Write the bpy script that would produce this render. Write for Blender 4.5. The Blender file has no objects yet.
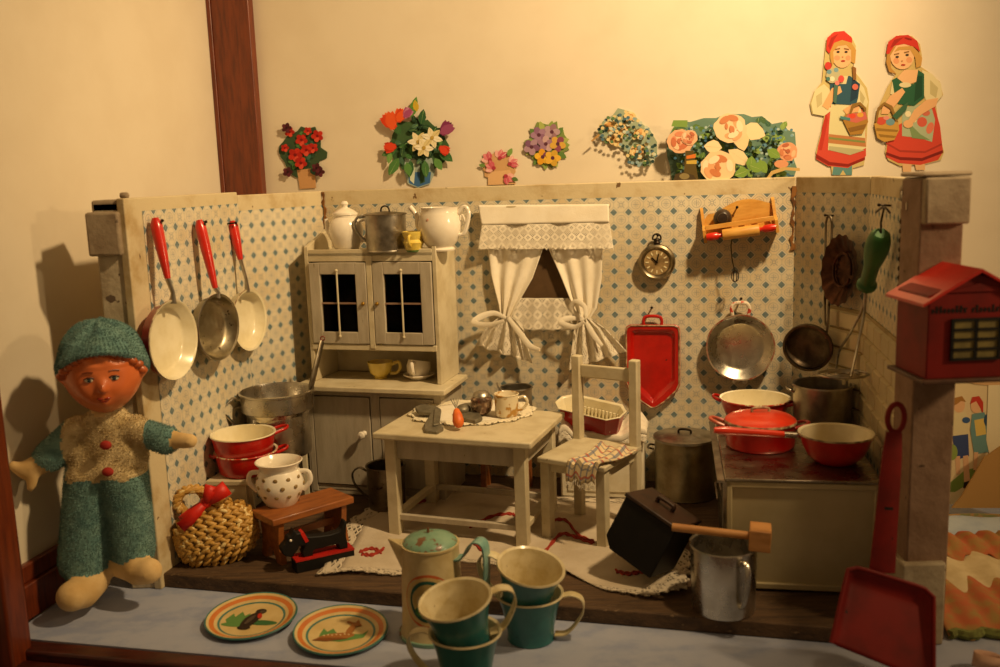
import bpy, bmesh, math, random
from mathutils import Vector, Matrix, Euler, noise
R = math.radians
PI = math.pi
random.seed(7)
S = bpy.context.scene
COL = S.collection

# ------------------------------------------------------------------ camera
F = 950.0; PITCH = R(9.6); ROLL = R(1.9); CH = 3.2
fw = Vector((0, math.cos(PITCH), -math.sin(PITCH))); r0 = Vector((1, 0, 0)); u0 = r0.cross(fw)
RR = r0 * math.cos(ROLL) - u0 * math.sin(ROLL)
UU = r0 * math.sin(ROLL) + u0 * math.cos(ROLL)
CO = Vector((0, 0, CH))
cam = bpy.data.cameras.new('camera'); cam.lens = F * 36 / 1000; cam.sensor_width = 36; cam.clip_end = 200
co = bpy.data.objects.new('camera', cam); COL.objects.link(co)
m = Matrix((RR, UU, -fw)).transposed().to_4x4(); m.translation = CO
co.matrix_world = m
cam.dof.use_dof = True; cam.dof.focus_distance = 9.2; cam.dof.aperture_fstop = 0.8
S.camera = co
# ------------------------------------------------------------------ light
S.view_settings.view_transform = 'Standard'; S.view_settings.look = 'None'
S.view_settings.gamma = 1; S.view_settings.use_curve_mapping = False
S.view_settings.exposure = 0.0
w = bpy.data.worlds.new('world'); S.world = w; w.use_nodes = True
w.node_tree.nodes['Background'].inputs[0].default_value = (1.0, 0.62, 0.28, 1)
w.node_tree.nodes['Background'].inputs[1].default_value = 0.17
def area(name, loc, target, size, power, col, size_y=None):
    l = bpy.data.lights.new(name, 'AREA'); l.energy = power; l.color = col
    l.shape = 'RECTANGLE' if size_y else 'DISK'; l.size = size
    if size_y: l.size_y = size_y
    o = bpy.data.objects.new(name, l); COL.objects.link(o); o.location = loc
    o.rotation_euler = (Vector(target) - Vector(loc)).to_track_quat('-Z', 'Y').to_euler()
    return o
def spot(name, loc, target, ang, blend, power, col, rad):
    l = bpy.data.lights.new(name, 'SPOT'); l.energy = power; l.color = col; l.spot_size = R(ang); l.spot_blend = blend; l.shadow_soft_size = rad
    o = bpy.data.objects.new(name, l); COL.objects.link(o); o.location = loc
    o.rotation_euler = (Vector(target) - Vector(loc)).to_track_quat('-Z', 'Y').to_euler()
spot('display_lamp', (4.0, 4.8, 8.3), (-0.4, 9.9, 2.9), 82, 1.0, 3600, (1.0, 0.70, 0.36), .26)
area('room_lamp', (7.0, 3.9, 4.5), (-0.5, 8.6, 1.6), 0.55, 140, (1.0, 0.69, 0.35))

def ray(px, py): return fw + RR * ((px - 500) / F) + UU * ((333.5 - py) / F)
def atz(px, py, z):
    d = ray(px, py); return CO + d * ((z - CH) / d.z)
def aty(px, py, y):
    d = ray(px, py); return CO + d * (y / d.y)
# ------------------------------------------------------------------ materials
def lin(h):
    h = h.lstrip('#'); c = [int(h[i:i + 2], 16) / 255 for i in (0, 2, 4)]
    return tuple((x / 12.92 if x <= .04045 else ((x + .055) / 1.055) ** 2.4) for x in c) + (1,)
class N:                                  # node maths written as expressions
    def __init__(s, nt, o): s.nt = nt; s.o = o
    def _b(s, op, a, b=None, c=None):
        n = s.nt.nodes.new('ShaderNodeMath'); n.operation = op
        for i, x in enumerate((a, b, c)):
            if x is None: continue
            if isinstance(x, N): s.nt.links.new(x.o, n.inputs[i])
            else: n.inputs[i].default_value = x
        return N(s.nt, n.outputs[0])
    def __add__(s, b): return s._b('ADD', s, b)
    def __sub__(s, b): return s._b('SUBTRACT', s, b)
    def __rsub__(s, b): return s._b('SUBTRACT', b, s)
    def __mul__(s, b): return s._b('MULTIPLY', s, b)
    def lt(s, b): return s._b('LESS_THAN', s, b)
    def gt(s, b): return s._b('GREATER_THAN', s, b)
    def abs(s): return s._b('ABSOLUTE', s)
    def fract(s): return s._b('FRACT', s)
    def floor(s): return s._b('FLOOR', s)
    def mod(s, b): return s._b('FLOORED_MODULO', s, b)
    def sqrt(s): return s._b('SQRT', s)
    def mn(s, b): return s._b('MINIMUM', s, b)
    def mx(s, b): return s._b('MAXIMUM', s, b)
def mixc(nt, fac, a, b):
    n = nt.nodes.new('ShaderNodeMix'); n.data_type = 'RGBA'
    for sock, x in ((n.inputs[0], fac), (n.inputs[6], a), (n.inputs[7], b)):
        if isinstance(x, N): nt.links.new(x.o, sock)
        elif hasattr(x, 'is_output'): nt.links.new(x, sock)
        else: sock.default_value = x
    return n.outputs[2]
def coords(nt, kind='Object', scale=(1, 1, 1)):
    t = nt.nodes.new('ShaderNodeTexCoord'); mp = nt.nodes.new('ShaderNodeMapping')
    mp.inputs['Scale'].default_value = scale
    nt.links.new(t.outputs[kind], mp.inputs[0]); return mp.outputs[0]
def noisef(nt, vec, scale, detail=4, rough=.6):
    n = nt.nodes.new('ShaderNodeTexNoise'); n.inputs['Scale'].default_value = scale
    n.inputs['Detail'].default_value = detail; n.inputs['Roughness'].default_value = rough
    nt.links.new(vec, n.inputs['Vector']); return N(nt, n.outputs[0])
def ramp(nt, x, a, b):                     # 0..1 between a and b
    n = nt.nodes.new('ShaderNodeMapRange'); n.inputs[1].default_value = a; n.inputs[2].default_value = b
    n.interpolation_type = 'SMOOTHSTEP'
    nt.links.new(x.o, n.inputs[0]); return N(nt, n.outputs[0])
def base(name):
    m = bpy.data.materials.new(name); m.use_nodes = True
    return m, m.node_tree, m.node_tree.nodes['Principled BSDF']
MC = {}
def mat(name, c, c2=None, rough=.6, metal=0, ns=6, stretch=(1, 1, 1), chip=None, chipt=.68, chips=14, bump=.0, bs=30, spec=.5, coat=0, lo=.35, hi=.7, sheen=0):
    """c mixed with c2 by noise; chip = colour of small worn spots"""
    if name in MC: return MC[name]
    m, nt, p = base(name); v = coords(nt, 'Object', stretch)
    col = lin(c)
    out = None
    if c2:
        out = mixc(nt, ramp(nt, noisef(nt, v, ns), lo, hi), col, lin(c2))
    if chip:
        f = ramp(nt, noisef(nt, v, chips, 3, .55), chipt, chipt + .03)
        out = mixc(nt, f, out if out is not None else col, lin(chip))
    if out is not None: nt.links.new(out, p.inputs['Base Color'])
    else: p.inputs['Base Color'].default_value = col
    p.inputs['Roughness'].default_value = rough; p.inputs['Metallic'].default_value = metal
    p.inputs['Specular IOR Level'].default_value = spec; p.inputs['Coat Weight'].default_value = coat
    if coat: p.inputs['Coat Roughness'].default_value = .15
    if sheen: p.inputs['Sheen Weight'].default_value = sheen
    if bump:
        b = nt.nodes.new('ShaderNodeBump'); b.inputs['Strength'].default_value = bump; b.inputs['Distance'].default_value = .02
        nt.links.new(noisef(nt, v, bs).o, b.inputs['Height']); nt.links.new(b.outputs[0], p.inputs['Normal'])
    if metal:
        rr = ramp(nt, noisef(nt, v, ns * 1.5), .3, .8) * .22 + (rough - .08)
        nt.links.new(rr.o, p.inputs['Roughness'])
    MC[name] = m; return m
PLAIN = {}
def plain(h, rough=.7):
    k = (h, rough)
    if k not in PLAIN:
        m, nt, p = base('print_' + h.strip('#')); p.inputs['Base Color'].default_value = lin(h); p.inputs['Roughness'].default_value = rough
        p.inputs['Specular IOR Level'].default_value = .25
        PLAIN[k] = m
    return PLAIN[k]
cream_wall = mat('cream case panel', '#e2d6bf', '#ddd0b8', .5, ns=1.5, bump=.02, bs=60)
mahog = mat('red brown varnished wood', '#74300f', '#56200b', .38, ns=5, stretch=(6, 6, .6), bump=.05, coat=.2)
mahog_dark = mat('dark varnished rail wood', '#4c170c', '#2e0d07', .4, ns=5, stretch=(.6, 6, 6), bump=.05, coat=.15)
bluepaper = mat('pale blue marbled paper', '#a3a9bd', '#8d97b4', .85, ns=3.2, stretch=(1, 1.6, 1), lo=.4, hi=.7, bump=.03)
boxpaint = mat('aged cream painted board', '#cbbc98', '#a98e5c', .75, ns=3, chip='#6d5230', chipt=.70, chips=9, bump=.15, bs=25, lo=.45, hi=.8)
postpaint = mat('worn grey post paint', '#b5a88e', '#96866c', .8, ns=5, chip='#5d4c3c', chipt=.66, chips=8, bump=.4, bs=14)
postpink = mat('worn brownish post paint', '#91755f', '#7c604a', .8, ns=5, chip='#55402f', chipt=.68, chips=8, bump=.4, bs=14)
capaint = mat('worn grey cap paint', '#a08f76', '#85725a', .8, ns=5, chip='#5d4c3c', chipt=.68, chips=8, bump=.4, bs=14)
greywood = mat('pale grey painted wood', '#b5ab97', '#a49984', .6, ns=3, stretch=(3, 3, .7), chip='#7c6c52', chipt=.72, chips=10, bump=.12, bs=20)
greywood_lt = mat('ivory painted wood', '#cfc4a6', '#bcae8c', .55, ns=4, chip='#8a7650', chipt=.72, chips=10, bump=.1, bs=20)
ivory = mat('ivory enamel paint', '#e0d9c4', '#d2c8ac', .45, ns=5, bump=.05)
shadein = mat('painted cupboard shade', '#0d0a07', '#080604', 1, spec=0)  # near-black colour stands in for the shade behind the panes
plankm = mat('dark brown old plank', '#5a4229', '#3c2a19', .75, ns=6, stretch=(.5, 4, 2), bump=.5, bs=18, chip='#7a6245', chipt=.66, chips=12)
tin = mat('dull tin', '#b9b2a4', '#8d867a', .38, 1, ns=6, chip='#5b544a', chipt=.72, chips=12, bump=.04, bs=25)
tin_s = mat('spotted pan tin', '#b0a68e', '#958b72', .4, 1, ns=6, chip='#4d4030', chipt=.66, chips=20)
tin_b = mat('polished aluminium', '#d2ccc0', '#b5aea0', .3, 1, ns=4, bump=.03, bs=14)
tin_d = mat('dark spotted tin', '#8d8371', '#6a604f', .42, 1, ns=8, chip='#3d3021', chipt=.63, chips=16)
iron = mat('dark iron', '#3b332b', '#221c17', .5, 1, ns=8)
redE = mat('red enamel', '#c01a10', '#a5120b', .28, ns=4, chip='#3a2019', chipt=.72, chips=12, coat=.4)
redO = mat('orange red enamel', '#e03a1a', '#cf2c12', .3, ns=4, chip='#6a4030', chipt=.72, chips=14, coat=.4)
creamE = mat('cream enamel', '#ece3c4', '#dfd3ac', .25, ns=4, chip='#5c3a24', chipt=.75, chips=11, coat=.4)
rimE = mat('chipped dark rim', '#6b4a38', '#c8b48c', .4, ns=18)
redrim = mat('chipped red rim', '#c02a18', '#d8c8a0', .35, ns=22, lo=.5, hi=.56)
white_china = mat('white china', '#eee6d6', '#e6dcc8', .18, coat=.5)
yellow_china = mat('yellow glazed china', '#e6cf6a', '#d8bc4c', .25, coat=.5)
gilt = mat('gilded cream china', '#e4d8b8', '#b88a3c', .25, ns=9, lo=.5, hi=.58, coat=.5)
orangewood = mat('orange brown stained wood', '#9a5a26', '#7d4418', .5, ns=5, stretch=(1, 4, 4), bump=.1, coat=.2)
yellowwood = mat('honey coloured wood', '#dba650', '#c98f3a', .45, ns=5, stretch=(1, 4, 4), bump=.05)
malletwood = mat('light beech wood', '#c08a50', '#a9733c', .55, ns=5, stretch=(1, 4, 4), bump=.05)
linen = mat('white linen', '#ece4d2', '#e4dac4', .9, bump=.15, bs=80)
linen_floor = mat('grey white linen', '#c8bba6', '#b9aa92', .9, ns=3, bump=.2, bs=50)
straw = mat('golden straw', '#c79a4a', '#a67a30', .5, ns=14, bump=.3, bs=50, chip='#e8cf90', chipt=.6, chips=18)
ribbon = mat('red ribbon', '#cf2210', '#b8180c', .5, bump=.1)
tealE = mat('teal enamel', '#2c706e', '#235d5f', .32, ns=4, chip='#20393a', chipt=.72, chips=12, coat=.3)
tealworn = mat('worn green lid paint', '#789c84', '#638a72', .4, ns=6, chip='#6b4a2c', chipt=.56, chips=9, coat=.2)
mugcream = mat('worn cream enamel', '#d9cda8', '#c3b283', .4, ns=8, chip='#7c5f38', chipt=.7, chips=14, coat=.2)
potcream = mat('cream printed tin', '#c9b78a', '#b5a070', .4, ns=5, chip='#7c5f38', chipt=.74, chips=14, coat=.2)
shadedred = mat('red tin toned for shade', '#7e120c', '#600c08', .55, ns=3, chip='#2c0f0b', chipt=.72, chips=10, spec=.3)  # red lowered so the colour carries the letter box's shade
litroof = mat('red tin roof toned as lit', '#c8200f', '#b31a0d', .4, ns=3, coat=.2)  # same red tin, brighter tone for the light on the roof
blackp = mat('black paint', '#0d0b09', '#15110d', .6, ns=8, chip='#7a5a30', chipt=.74, chips=20, spec=.3)
brownblk = mat('brown black lid paint', '#3a2418', '#24170f', .45, ns=6, chip='#6a4a2a', chipt=.7)
stovem = mat('grey beige stove enamel', '#b8aa84', '#aa9c76', .4, ns=2, bump=.02, coat=.1)
stovetop = mat('steel stove plate', '#a39a8c', '#8a8072', .3, 1, ns=3)
glassd = mat('dark cabinet glass', '#1c150d', '#241b11', .08, spec=.6)
greenh = mat('green painted wood', '#2f6a2c', '#255a24', .5, ns=5, coat=.1)
copperd = mat('dark tarnished copper', '#54382c', '#33221b', .4, 1, ns=8)
tilem = mat('cream glazed tile', '#d8cba4', '#cdbf96', .3, ns=4, coat=.3)
clockm = mat('pewter clock case', '#a0937a', '#7e7258', .35, 1, ns=8)
gold = mat('dull brass', '#a9863c', '#7e6028', .4, 1)
pane_m = mat('brown window paper', '#5d4426', '#523b20', .8)
wiremat = mat('thin dark wire', '#4a4036', '#2f2822', .45, 1)
# ------------------------------------------------------------------ geometry helpers
class MB:
    def __init__(s, T=None): s.v = []; s.f = []; s.m = []; s.T = T or Matrix(); s.uv = {}
    def add(s, vs, fs, mat=0, uvs=None):
        b = len(s.v); s.v += [s.T @ Vector(v) for v in vs]
        for i, f in enumerate(fs):
            if uvs: s.uv[len(s.f)] = [uvs[k] for k in f]
            s.f.append([b + k for k in f]); s.m.append(mat[i] if isinstance(mat, (list, tuple)) else mat)
        return s
    def box(s, c, d, mat=0, rz=0, taper=1.0, M=None):
        x, y, z = [k / 2 for k in d]; vs = []
        for zz in (-z, z):
            t = taper if zz > 0 else 1
            vs += [(-x * t, -y * t, zz), (x * t, -y * t, zz), (x * t, y * t, zz), (-x * t, y * t, zz)]
        Q = Matrix.Translation(c) @ (M or Matrix.Rotation(rz, 4, 'Z'))
        return s.add([Q @ Vector(v) for v in vs], [(3, 2, 1, 0), (4, 5, 6, 7), (0, 1, 5, 4), (1, 2, 6, 5), (2, 3, 7, 6), (3, 0, 4, 7)], mat)
    def beam(s, a, b, wdt, thk, mat=0, up=(0, 0, 1)):
        a = Vector(a); b = Vector(b); d = b - a; L = d.length; d.normalize(); u = Vector(up)
        x = d.cross(u)
        if x.length < 1e-4: x = d.cross(Vector((0, 1, 0)))
        x.normalize(); y = x.cross(d)
        M = Matrix((x, y, d)).transposed().to_4x4()
        return s.box((a + b) / 2, (wdt, thk, L), mat, M=M)
    def lathe(s, prof, seg=48, mat=0, Q=None, sx=1, sy=1, wob=0):
        """prof: list of (r,z) or (r,z,mat) ; mat is for the span that starts here"""
        vs = []; fs = []; ms = []; n = len(prof)
        for p in prof:
            for k in range(seg):
                a = 2 * PI * k / seg; r = max(p[0], 1e-4)
                if wob: r *= 1 + wob * math.sin(5 * a + 1) + wob * math.sin(3 * a)
                vs.append((r * math.cos(a) * sx, r * math.sin(a) * sy, p[1]))
        cur = mat
        for i in range(n - 1):
            if len(prof[i]) > 2: cur = prof[i][2]
            for k in range(seg):
                k2 = (k + 1) % seg
                fs.append((i * seg + k, i * seg + k2, (i + 1) * seg + k2, (i + 1) * seg + k)); ms.append(cur)
        if Q: vs = [Q @ Vector(v) for v in vs]
        return s.add(vs, fs, ms)
    def ball(s, c, r, mat=0, seg=20, rings=12, Q=None):
        r = (r, r, r) if not hasattr(r, '__len__') else r
        prof = [(math.sin(PI * i / rings), -math.cos(PI * i / rings)) for i in range(rings + 1)]
        M = Matrix.Translation(c) @ (Q or Matrix()) @ Matrix.Diagonal((r[0], r[1], r[2], 1))
        return s.lathe(prof, seg, mat, M)
    def tube(s, pts, r, seg=8, mat=0, closed=False, flat=1.0, up=None, cap=True):
        pts = [Vector(p) for p in pts]; n = len(pts); rs = r if hasattr(r, '__len__') else [r] * n
        vs = []; fs = []; x = None
        for i in range(n):
            if closed: t = pts[(i + 1) % n] - pts[i - 1]
            else: t = pts[min(i + 1, n - 1)] - pts[max(i - 1, 0)]
            t.normalize()
            if x is None:
                a = Vector(up) if up else (Vector((0, 0, 1)) if abs(t.z) < .9 else Vector((1, 0, 0)))
                x = a - t * a.dot(t)
            else:
                if up: x = Vector(up)
                x = x - t * x.dot(t)
            x.normalize(); y = t.cross(x)
            for k in range(seg):
                a = 2 * PI * k / seg + PI / seg
                vs.append(pts[i] + x * (rs[i] * math.cos(a)) + y * (rs[i] * flat * math.sin(a)))
        m_ = n if closed else n - 1
        for i in range(m_):
            j = (i + 1) % n
            for k in range(seg):
                k2 = (k + 1) % seg; fs.append((i * seg + k, i * seg + k2, j * seg + k2, j * seg + k))
        if not closed and cap:
            fs.append(tuple(range(seg))[::-1]); fs.append(tuple((n - 1) * seg + k for k in range(seg)))
        return s.add(vs, fs, mat)
    def prism(s, poly, y0, y1, mat=0, Q=None):
        """poly in local x,z, extruded along y from y0 to y1"""
        n = len(poly)
        vs = [(p[0], y0, p[1]) for p in poly] + [(p[0], y1, p[1]) for p in poly]
        fs = [tuple(range(n)), tuple(range(2 * n - 1, n - 1, -1))] + [(i, i + n, (i + 1) % n + n, (i + 1) % n) for i in range(n)]
        if Q: vs = [Q @ Vector(v) for v in vs]
        return s.add(vs, fs, mat)
    def slab(s, poly, z0, z1, mat=0):
        n = len(poly); vs = [(p[0], p[1], z0) for p in poly] + [(p[0], p[1], z1) for p in poly]
        return s.add(vs, [tuple(range(n))[::-1], tuple(range(n, 2 * n))] + [(i, (i + 1) % n, (i + 1) % n + n, i + n) for i in range(n)], mat)
    def build(s, name, mats, parent=None, smooth=True, bevel=0, loc=None, rot=None, solid=0, angle=40, sub=0):
        me = bpy.data.meshes.new(name); me.from_pydata([tuple(v) for v in s.v], [], s.f)
        if s.uv:
            ul = me.uv_layers.new(name='UVMap'); li = 0
            for fi, f in enumerate(s.f):
                for q in range(len(f)):
                    if fi in s.uv: ul.data[li].uv = s.uv[fi][q]
                    li += 1
        mats = mats if isinstance(mats, (list, tuple)) else [mats]
        for mm in mats: me.materials.append(mm)
        me.polygons.foreach_set('material_index', s.m)
        bm = bmesh.new(); bm.from_mesh(me); bmesh.ops.remove_doubles(bm, verts=bm.verts, dist=1e-5)
        if not s.uv: bmesh.ops.recalc_face_normals(bm, faces=bm.faces)
        bm.to_mesh(me); bm.free()
        if smooth:
            me.polygons.foreach_set('use_smooth', [True] * len(me.polygons)); me.set_sharp_from_angle(angle=R(angle))
        o = bpy.data.objects.new(name, me); COL.objects.link(o)
        if parent: o.parent = parent
        if loc is not None: o.location = loc
        if rot is not None: o.rotation_euler = rot
        if bevel:
            b = o.modifiers.new('bevel', 'BEVEL'); b.width = bevel; b.segments = 2; b.limit_method = 'ANGLE'
        if solid:
            b = o.modifiers.new('solid', 'SOLIDIFY'); b.thickness = solid; b.offset = 0
        if sub:
            b = o.modifiers.new('sub', 'SUBSURF'); b.levels = sub; b.render_levels = sub
        return o
def tag(o, label, cat=None, group=None, kind=None):
    o['label'] = label
    if cat: o['category'] = cat
    if group: o['group'] = group
    if kind: o['kind'] = kind
    return o
def thing(name, label, cat, loc=(0, 0, 0), rz=0, group=None, rot=None):
    o = bpy.data.objects.new(name, None); COL.objects.link(o); o.location = loc
    o.rotation_euler = rot if rot is not None else (0, 0, rz); o.empty_display_size = .1
    return tag(o, label, cat, group)
def struct(name, mb, mats, label, **k):
    o = mb.build(name, mats, **k); o['kind'] = 'structure'; o['label'] = label; o['category'] = name.split('_')[0]; return o
def arc(c, r, a0, a1, n=12, plane='xz', ry=None):
    out = []
    for i in range(n + 1):
        a = R(a0 + (a1 - a0) * i / n); u = r * math.cos(a); v = (ry or r) * math.sin(a)
        out.append({'xz': (c[0] + u, c[1], c[2] + v), 'xy': (c[0] + u, c[1] + v, c[2]), 'yz': (c[0], c[1] + u, c[2] + v)}[plane])
    return out
def smoothpath(pts, n=6):
    P = [Vector(p) for p in pts]; P = [P[0] * 2 - P[1]] + P + [P[-1] * 2 - P[-2]]; out = []
    for i in range(1, len(P) - 2):
        for k in range(n):
            t = k / n; a, b, c, d = P[i - 1], P[i], P[i + 1], P[i + 2]
            out.append(.5 * ((2 * b) + (c - a) * t + (2 * a - 5 * b + 4 * c - d) * t * t + (3 * b - a - 3 * c + d) * t ** 3))
    out.append(P[-2]); return out
# ------------------------------------------------------------------ plan of the toy kitchen
WA0 = Vector((-2.877, 7.44, 0)); WA = Vector((-2.825, 7.66, 0)); WB = Vector((-2.47, 9.2, 0)); WC = Vector((-1.84, 10.2, 0))
WD = Vector((2.86, 9.14, 0)); WE = Vector((3.17, 8.1, 0)); WG = Vector((2.83, 6.45, 0))
HT = 3.07; TZ = -.12
class Wall:
    def __init__(s, a, b):
        s.a = a; s.u = (b - a).normalized(); s.L = (b - a).length; s.n = Vector((s.u.y, -s.u.x, 0)); s.rz = math.atan2(s.u.y, s.u.x)
    def hit(s, px, py, off=0):          # point of the wall seen at a pixel, off = distance in front of it
        d = ray(px, py); p0 = s.a + s.n * off
        return CO + d * ((p0 - CO).dot(s.n) / d.dot(s.n))
    def loc(s, px, py, off=0):          # the same in wall coordinates (along, up)
        h = s.hit(px, py, off) - s.a; return (h.dot(s.u), h.z)
LW = Wall(WA0, WB); CL = Wall(WB, WC); BW = Wall(WC, WD); CR = Wall(WD, WE); RW = Wall(WE, WG)
# ================================================================== DISPLAY CASE (setting)
cu = Vector((.975, -.222, 0)); cn = Vector((-.222, -.975, 0))       # case back wall direction and its normal
CB0 = Vector((-2.985, 10.70, 0))
class _C(Wall): pass
CW = Wall(CB0, CB0 + cu * 8.5)
b = MB()
def wallbox(b, w, u0, u1, z0, z1, d0, d1, mat=0):   # box on wall: along u0..u1, depth d0..d1 in front of the surface
    P = [w.a + w.u * u + w.n * d for (u, d) in ((u0, d0), (u1, d0), (u1, d1), (u0, d1))]
    vs = [(p.x, p.y, z0) for p in P] + [(p.x, p.y, z1) for p in P]
    b.add(vs, [(3, 2, 1, 0), (4, 5, 6, 7), (0, 1, 5, 4), (1, 2, 6, 5), (2, 3, 7, 6), (3, 0, 4, 7)], mat); return b
struct('wall_back', wallbox(MB(), CW, -.3, 9, -.3, 8.5, -.2, 0), cream_wall, 'cream back panel of the display case', smooth=False)
SW = Wall(CB0 + cn * 4.3, CB0)          # left side of the case
struct('wall_left', wallbox(MB(), SW, -.1, 4.3, -.3, 8.5, -.2, 0), cream_wall, 'cream left side panel of the display case', smooth=False)
# corner column: on the side of the back panel
cl_u = CW.loc(231, 150)[0]; cr_u = CW.loc(263, 150, .12)[0]
cr_u -= .05; b = wallbox(MB(), CW, -.02, cr_u, -.2, 8.4, 0, .12); wallbox(b, CW, .0, .05, -.2, 8.4, .12, .14)
struct('trim_1', b, mahog, 'red brown wooden corner post of the display case', bevel=.015)
b = wallbox(MB(), SW, .2, 4.3, TZ, .16, 0, .10); wallbox(b, SW, .2, 4.3, .16, .3, 0, .06)
struct('baseboard_left', b, mahog, 'red brown wooden rail along the foot of the left panel', bevel=.012)
pS = SW.a + SW.u * .05
b = MB().box((-3.82, 6.5, 3.6), (.56, .22, 7.8), rz=R(-12))
struct('trim_2', b, mahog, 'red brown wooden front post of the display case at far left', bevel=.02)
# front rail & table
FR0 = atz(8, 637, TZ); FR1 = FR0 + cu * 9
b = MB(); FWl = Wall(FR0 - cu * 1.2, FR1)
wallbox(b, FWl, 0, 10, -.4, TZ - .005, 0, .16); wallbox(b, FWl, 0, 10, -.5, TZ - .07, .16, .6); wallbox(b, FWl, 0, 10, -.7, TZ - .2, .6, 1.2)
struct('trim_3', b, mahog_dark, 'dark red wooden front rail of the display case', bevel=.02)
b = MB(); q = [FR0 - cu * .0, FR1, CB0 + cu * 9, CB0 + cn * .0]
b.slab([(p.x, p.y) for p in q], TZ - .25, TZ)
struct('floor', b, bluepaper, 'pale blue marbled paper lining the floor of the display case', smooth=False)
b = MB(); wallbox(b, FWl, -3, 14, -6, -5, -14, 10)
struct('floor_room', b, mat('dim room floor', '#4a3320', '#3a281a', .8), 'brown floor of the room far below the case', smooth=False)
# ================================================================== TOY KITCHEN BOX
PP = .147
def wallpaper_mat():
    m, nt, p = base('blue tile pattern wallpaper'); t = nt.nodes.new('ShaderNodeUVMap'); sp = nt.nodes.new('ShaderNodeSeparateXYZ')
    nt.links.new(t.outputs[0], sp.inputs[0]); U = N(nt, sp.outputs[0]); V = N(nt, sp.outputs[1])
    fu = (U.fract() - .5).abs(); fv = (V.fract() - .5).abs(); a = 0.5 - fu; bq = 0.5 - fv; s = a + bq
    par = (U.floor() + V.floor()).mod(2.0)
    r = (fu * fu + fv * fv).sqrt()
    dia = s.lt(.25); halo = s.lt(.32); octl = (s - .37).abs().lt(.028); edge = (a.lt(.014)).mx(bq.lt(.014)) * s.gt(.37)
    ring = (r - .30).abs().lt(.016); plus = fu.mn(fv).lt(.022) * r.lt(.22); dots = ((fu - .11).abs().lt(.03)) * ((fv - .11).abs().lt(.03))
    circ = ring.mx(plus).mx(dots)
    x = (fu - fv).abs().lt(.035) * r.gt(.09) * r.lt(.33); sq = ((fu + fv) - .12).abs().lt(.025); dt = fu.mx(fv); ed = ((dt - .2).abs().lt(.02)) * (fu.mn(fv).lt(.05))
    star = x.mx(sq).mx(ed)
    motif = circ * par + star * (1.0 - par)
    v = coords(nt, 'Object')
    bg = mixc(nt, ramp(nt, noisef(nt, v, 1.6), .35, .75), lin('#d6ccb2'), lin('#c8b48c'))
    c = mixc(nt, octl.mx(edge) * .6, bg, lin('#8f9186'))
    c = mixc(nt, motif * .75, c, lin('#7b8388'))
    c = mixc(nt, halo * .7, c, lin('#d8d2c2'))
    c = mixc(nt, dia * (ramp(nt, noisef(nt, v, 30), .2, .6) * .25 + .75), c, lin('#62767a'))
    c = mixc(nt, ramp(nt, noisef(nt, v, 2.3, 6, .7), .62, .8) * .4, c, lin('#8a6a3c'))
    nt.links.new(c, p.inputs['Base Color']); p.inputs['Roughness'].default_value = .75
    return m
wpm = wallpaper_mat()
root = thing('dollhouse_kitchen', 'long open-topped wooden toy kitchen room with blue tile-pattern wallpaper and grey posts', 'dollhouse', (0, 0, 0))
def panel(name, w, u0, u1, z0=0.0, z1=HT, t=.07):
    b = wallbox(MB(), w, u0, u1, z0, z1, -t, 0); return b.build(name, boxpaint, root, bevel=.01)
panel('side_wall', LW, 0, LW.L, TZ, 3.1); panel('corner_wall', CL, 0, CL.L); panel('back_wall', BW, -.0, BW.L)
panel('corner_wall', CR, -.0, CR.L); panel('side_wall', RW, 0, RW.L)
def paper(w, u0, u1, ztop, k=1.0, e=.004, z0=0.0):
    b = MB(); P = [w.a + w.u * u + w.n * e for u in (u0, u1)]; p = PP * k
    vs = [(P[0].x, P[0].y, z0), (P[1].x, P[1].y, z0), (P[1].x, P[1].y, ztop), (P[0].x, P[0].y, ztop)]
    uv = [(0, (z0 - ztop) / p), ((u1 - u0) / p, (z0 - ztop) / p), ((u1 - u0) / p, 0), (0, 0)]
    return b.add(vs, [(0, 1, 2, 3)], 0, uv).build('wallpaper', wpm, root, smooth=False)
zt = BW.loc(560, 199)[1]
paper(LW, (WA - WA0).length, LW.L, LW.loc(180, 208)[1], 1.04); paper(CL, 0.0, CL.L, CL.loc(280, 208)[1]); paper(BW, 0, BW.L, zt)
paper(CR, 0, CR.L, CR.loc(835, 193)[1]); paper(RW, 0, RW.L, CR.loc(835, 193)[1])
# torn paper at the two corners of the back wall
for w, px, yy0, yy1, sd in ((BW, 322, 192, 246, 3), (BW, 797, 186, 250, 5)):
    random.seed(sd); b = MB(); L = []; Rr = []
    for i in range(17):
        z = w.loc(px, yy0 + (yy1 - yy0) * i / 16)[1]; x = (0.02 if px < 500 else BW.L - .02) + random.uniform(-.012, .012)
        ww = random.uniform(.002, .022)
        L.append((x - ww, z)); Rr.append((x + ww * 1.2, z))
    b.prism(L + Rr[::-1], -.02, -.006)
    o = b.build('torn_paper', mat('torn brown paper edge', '#8a5a24', '#5a3614', .8, ns=12), root, smooth=False); o.location = w.a; o.rotation_euler = (0, 0, w.rz)
# floor board
b = MB(); pts = [(-2.93, 7.50), (2.85, 6.02), (3.0, 6.4), (3.25, 8.15), (2.93, 9.2), (-1.9, 10.27), (-2.56, 9.2), (-2.95, 7.55)]
b.slab(pts, TZ + .001, 0); b.build('floor_board', plankm, root, bevel=.012)
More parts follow.
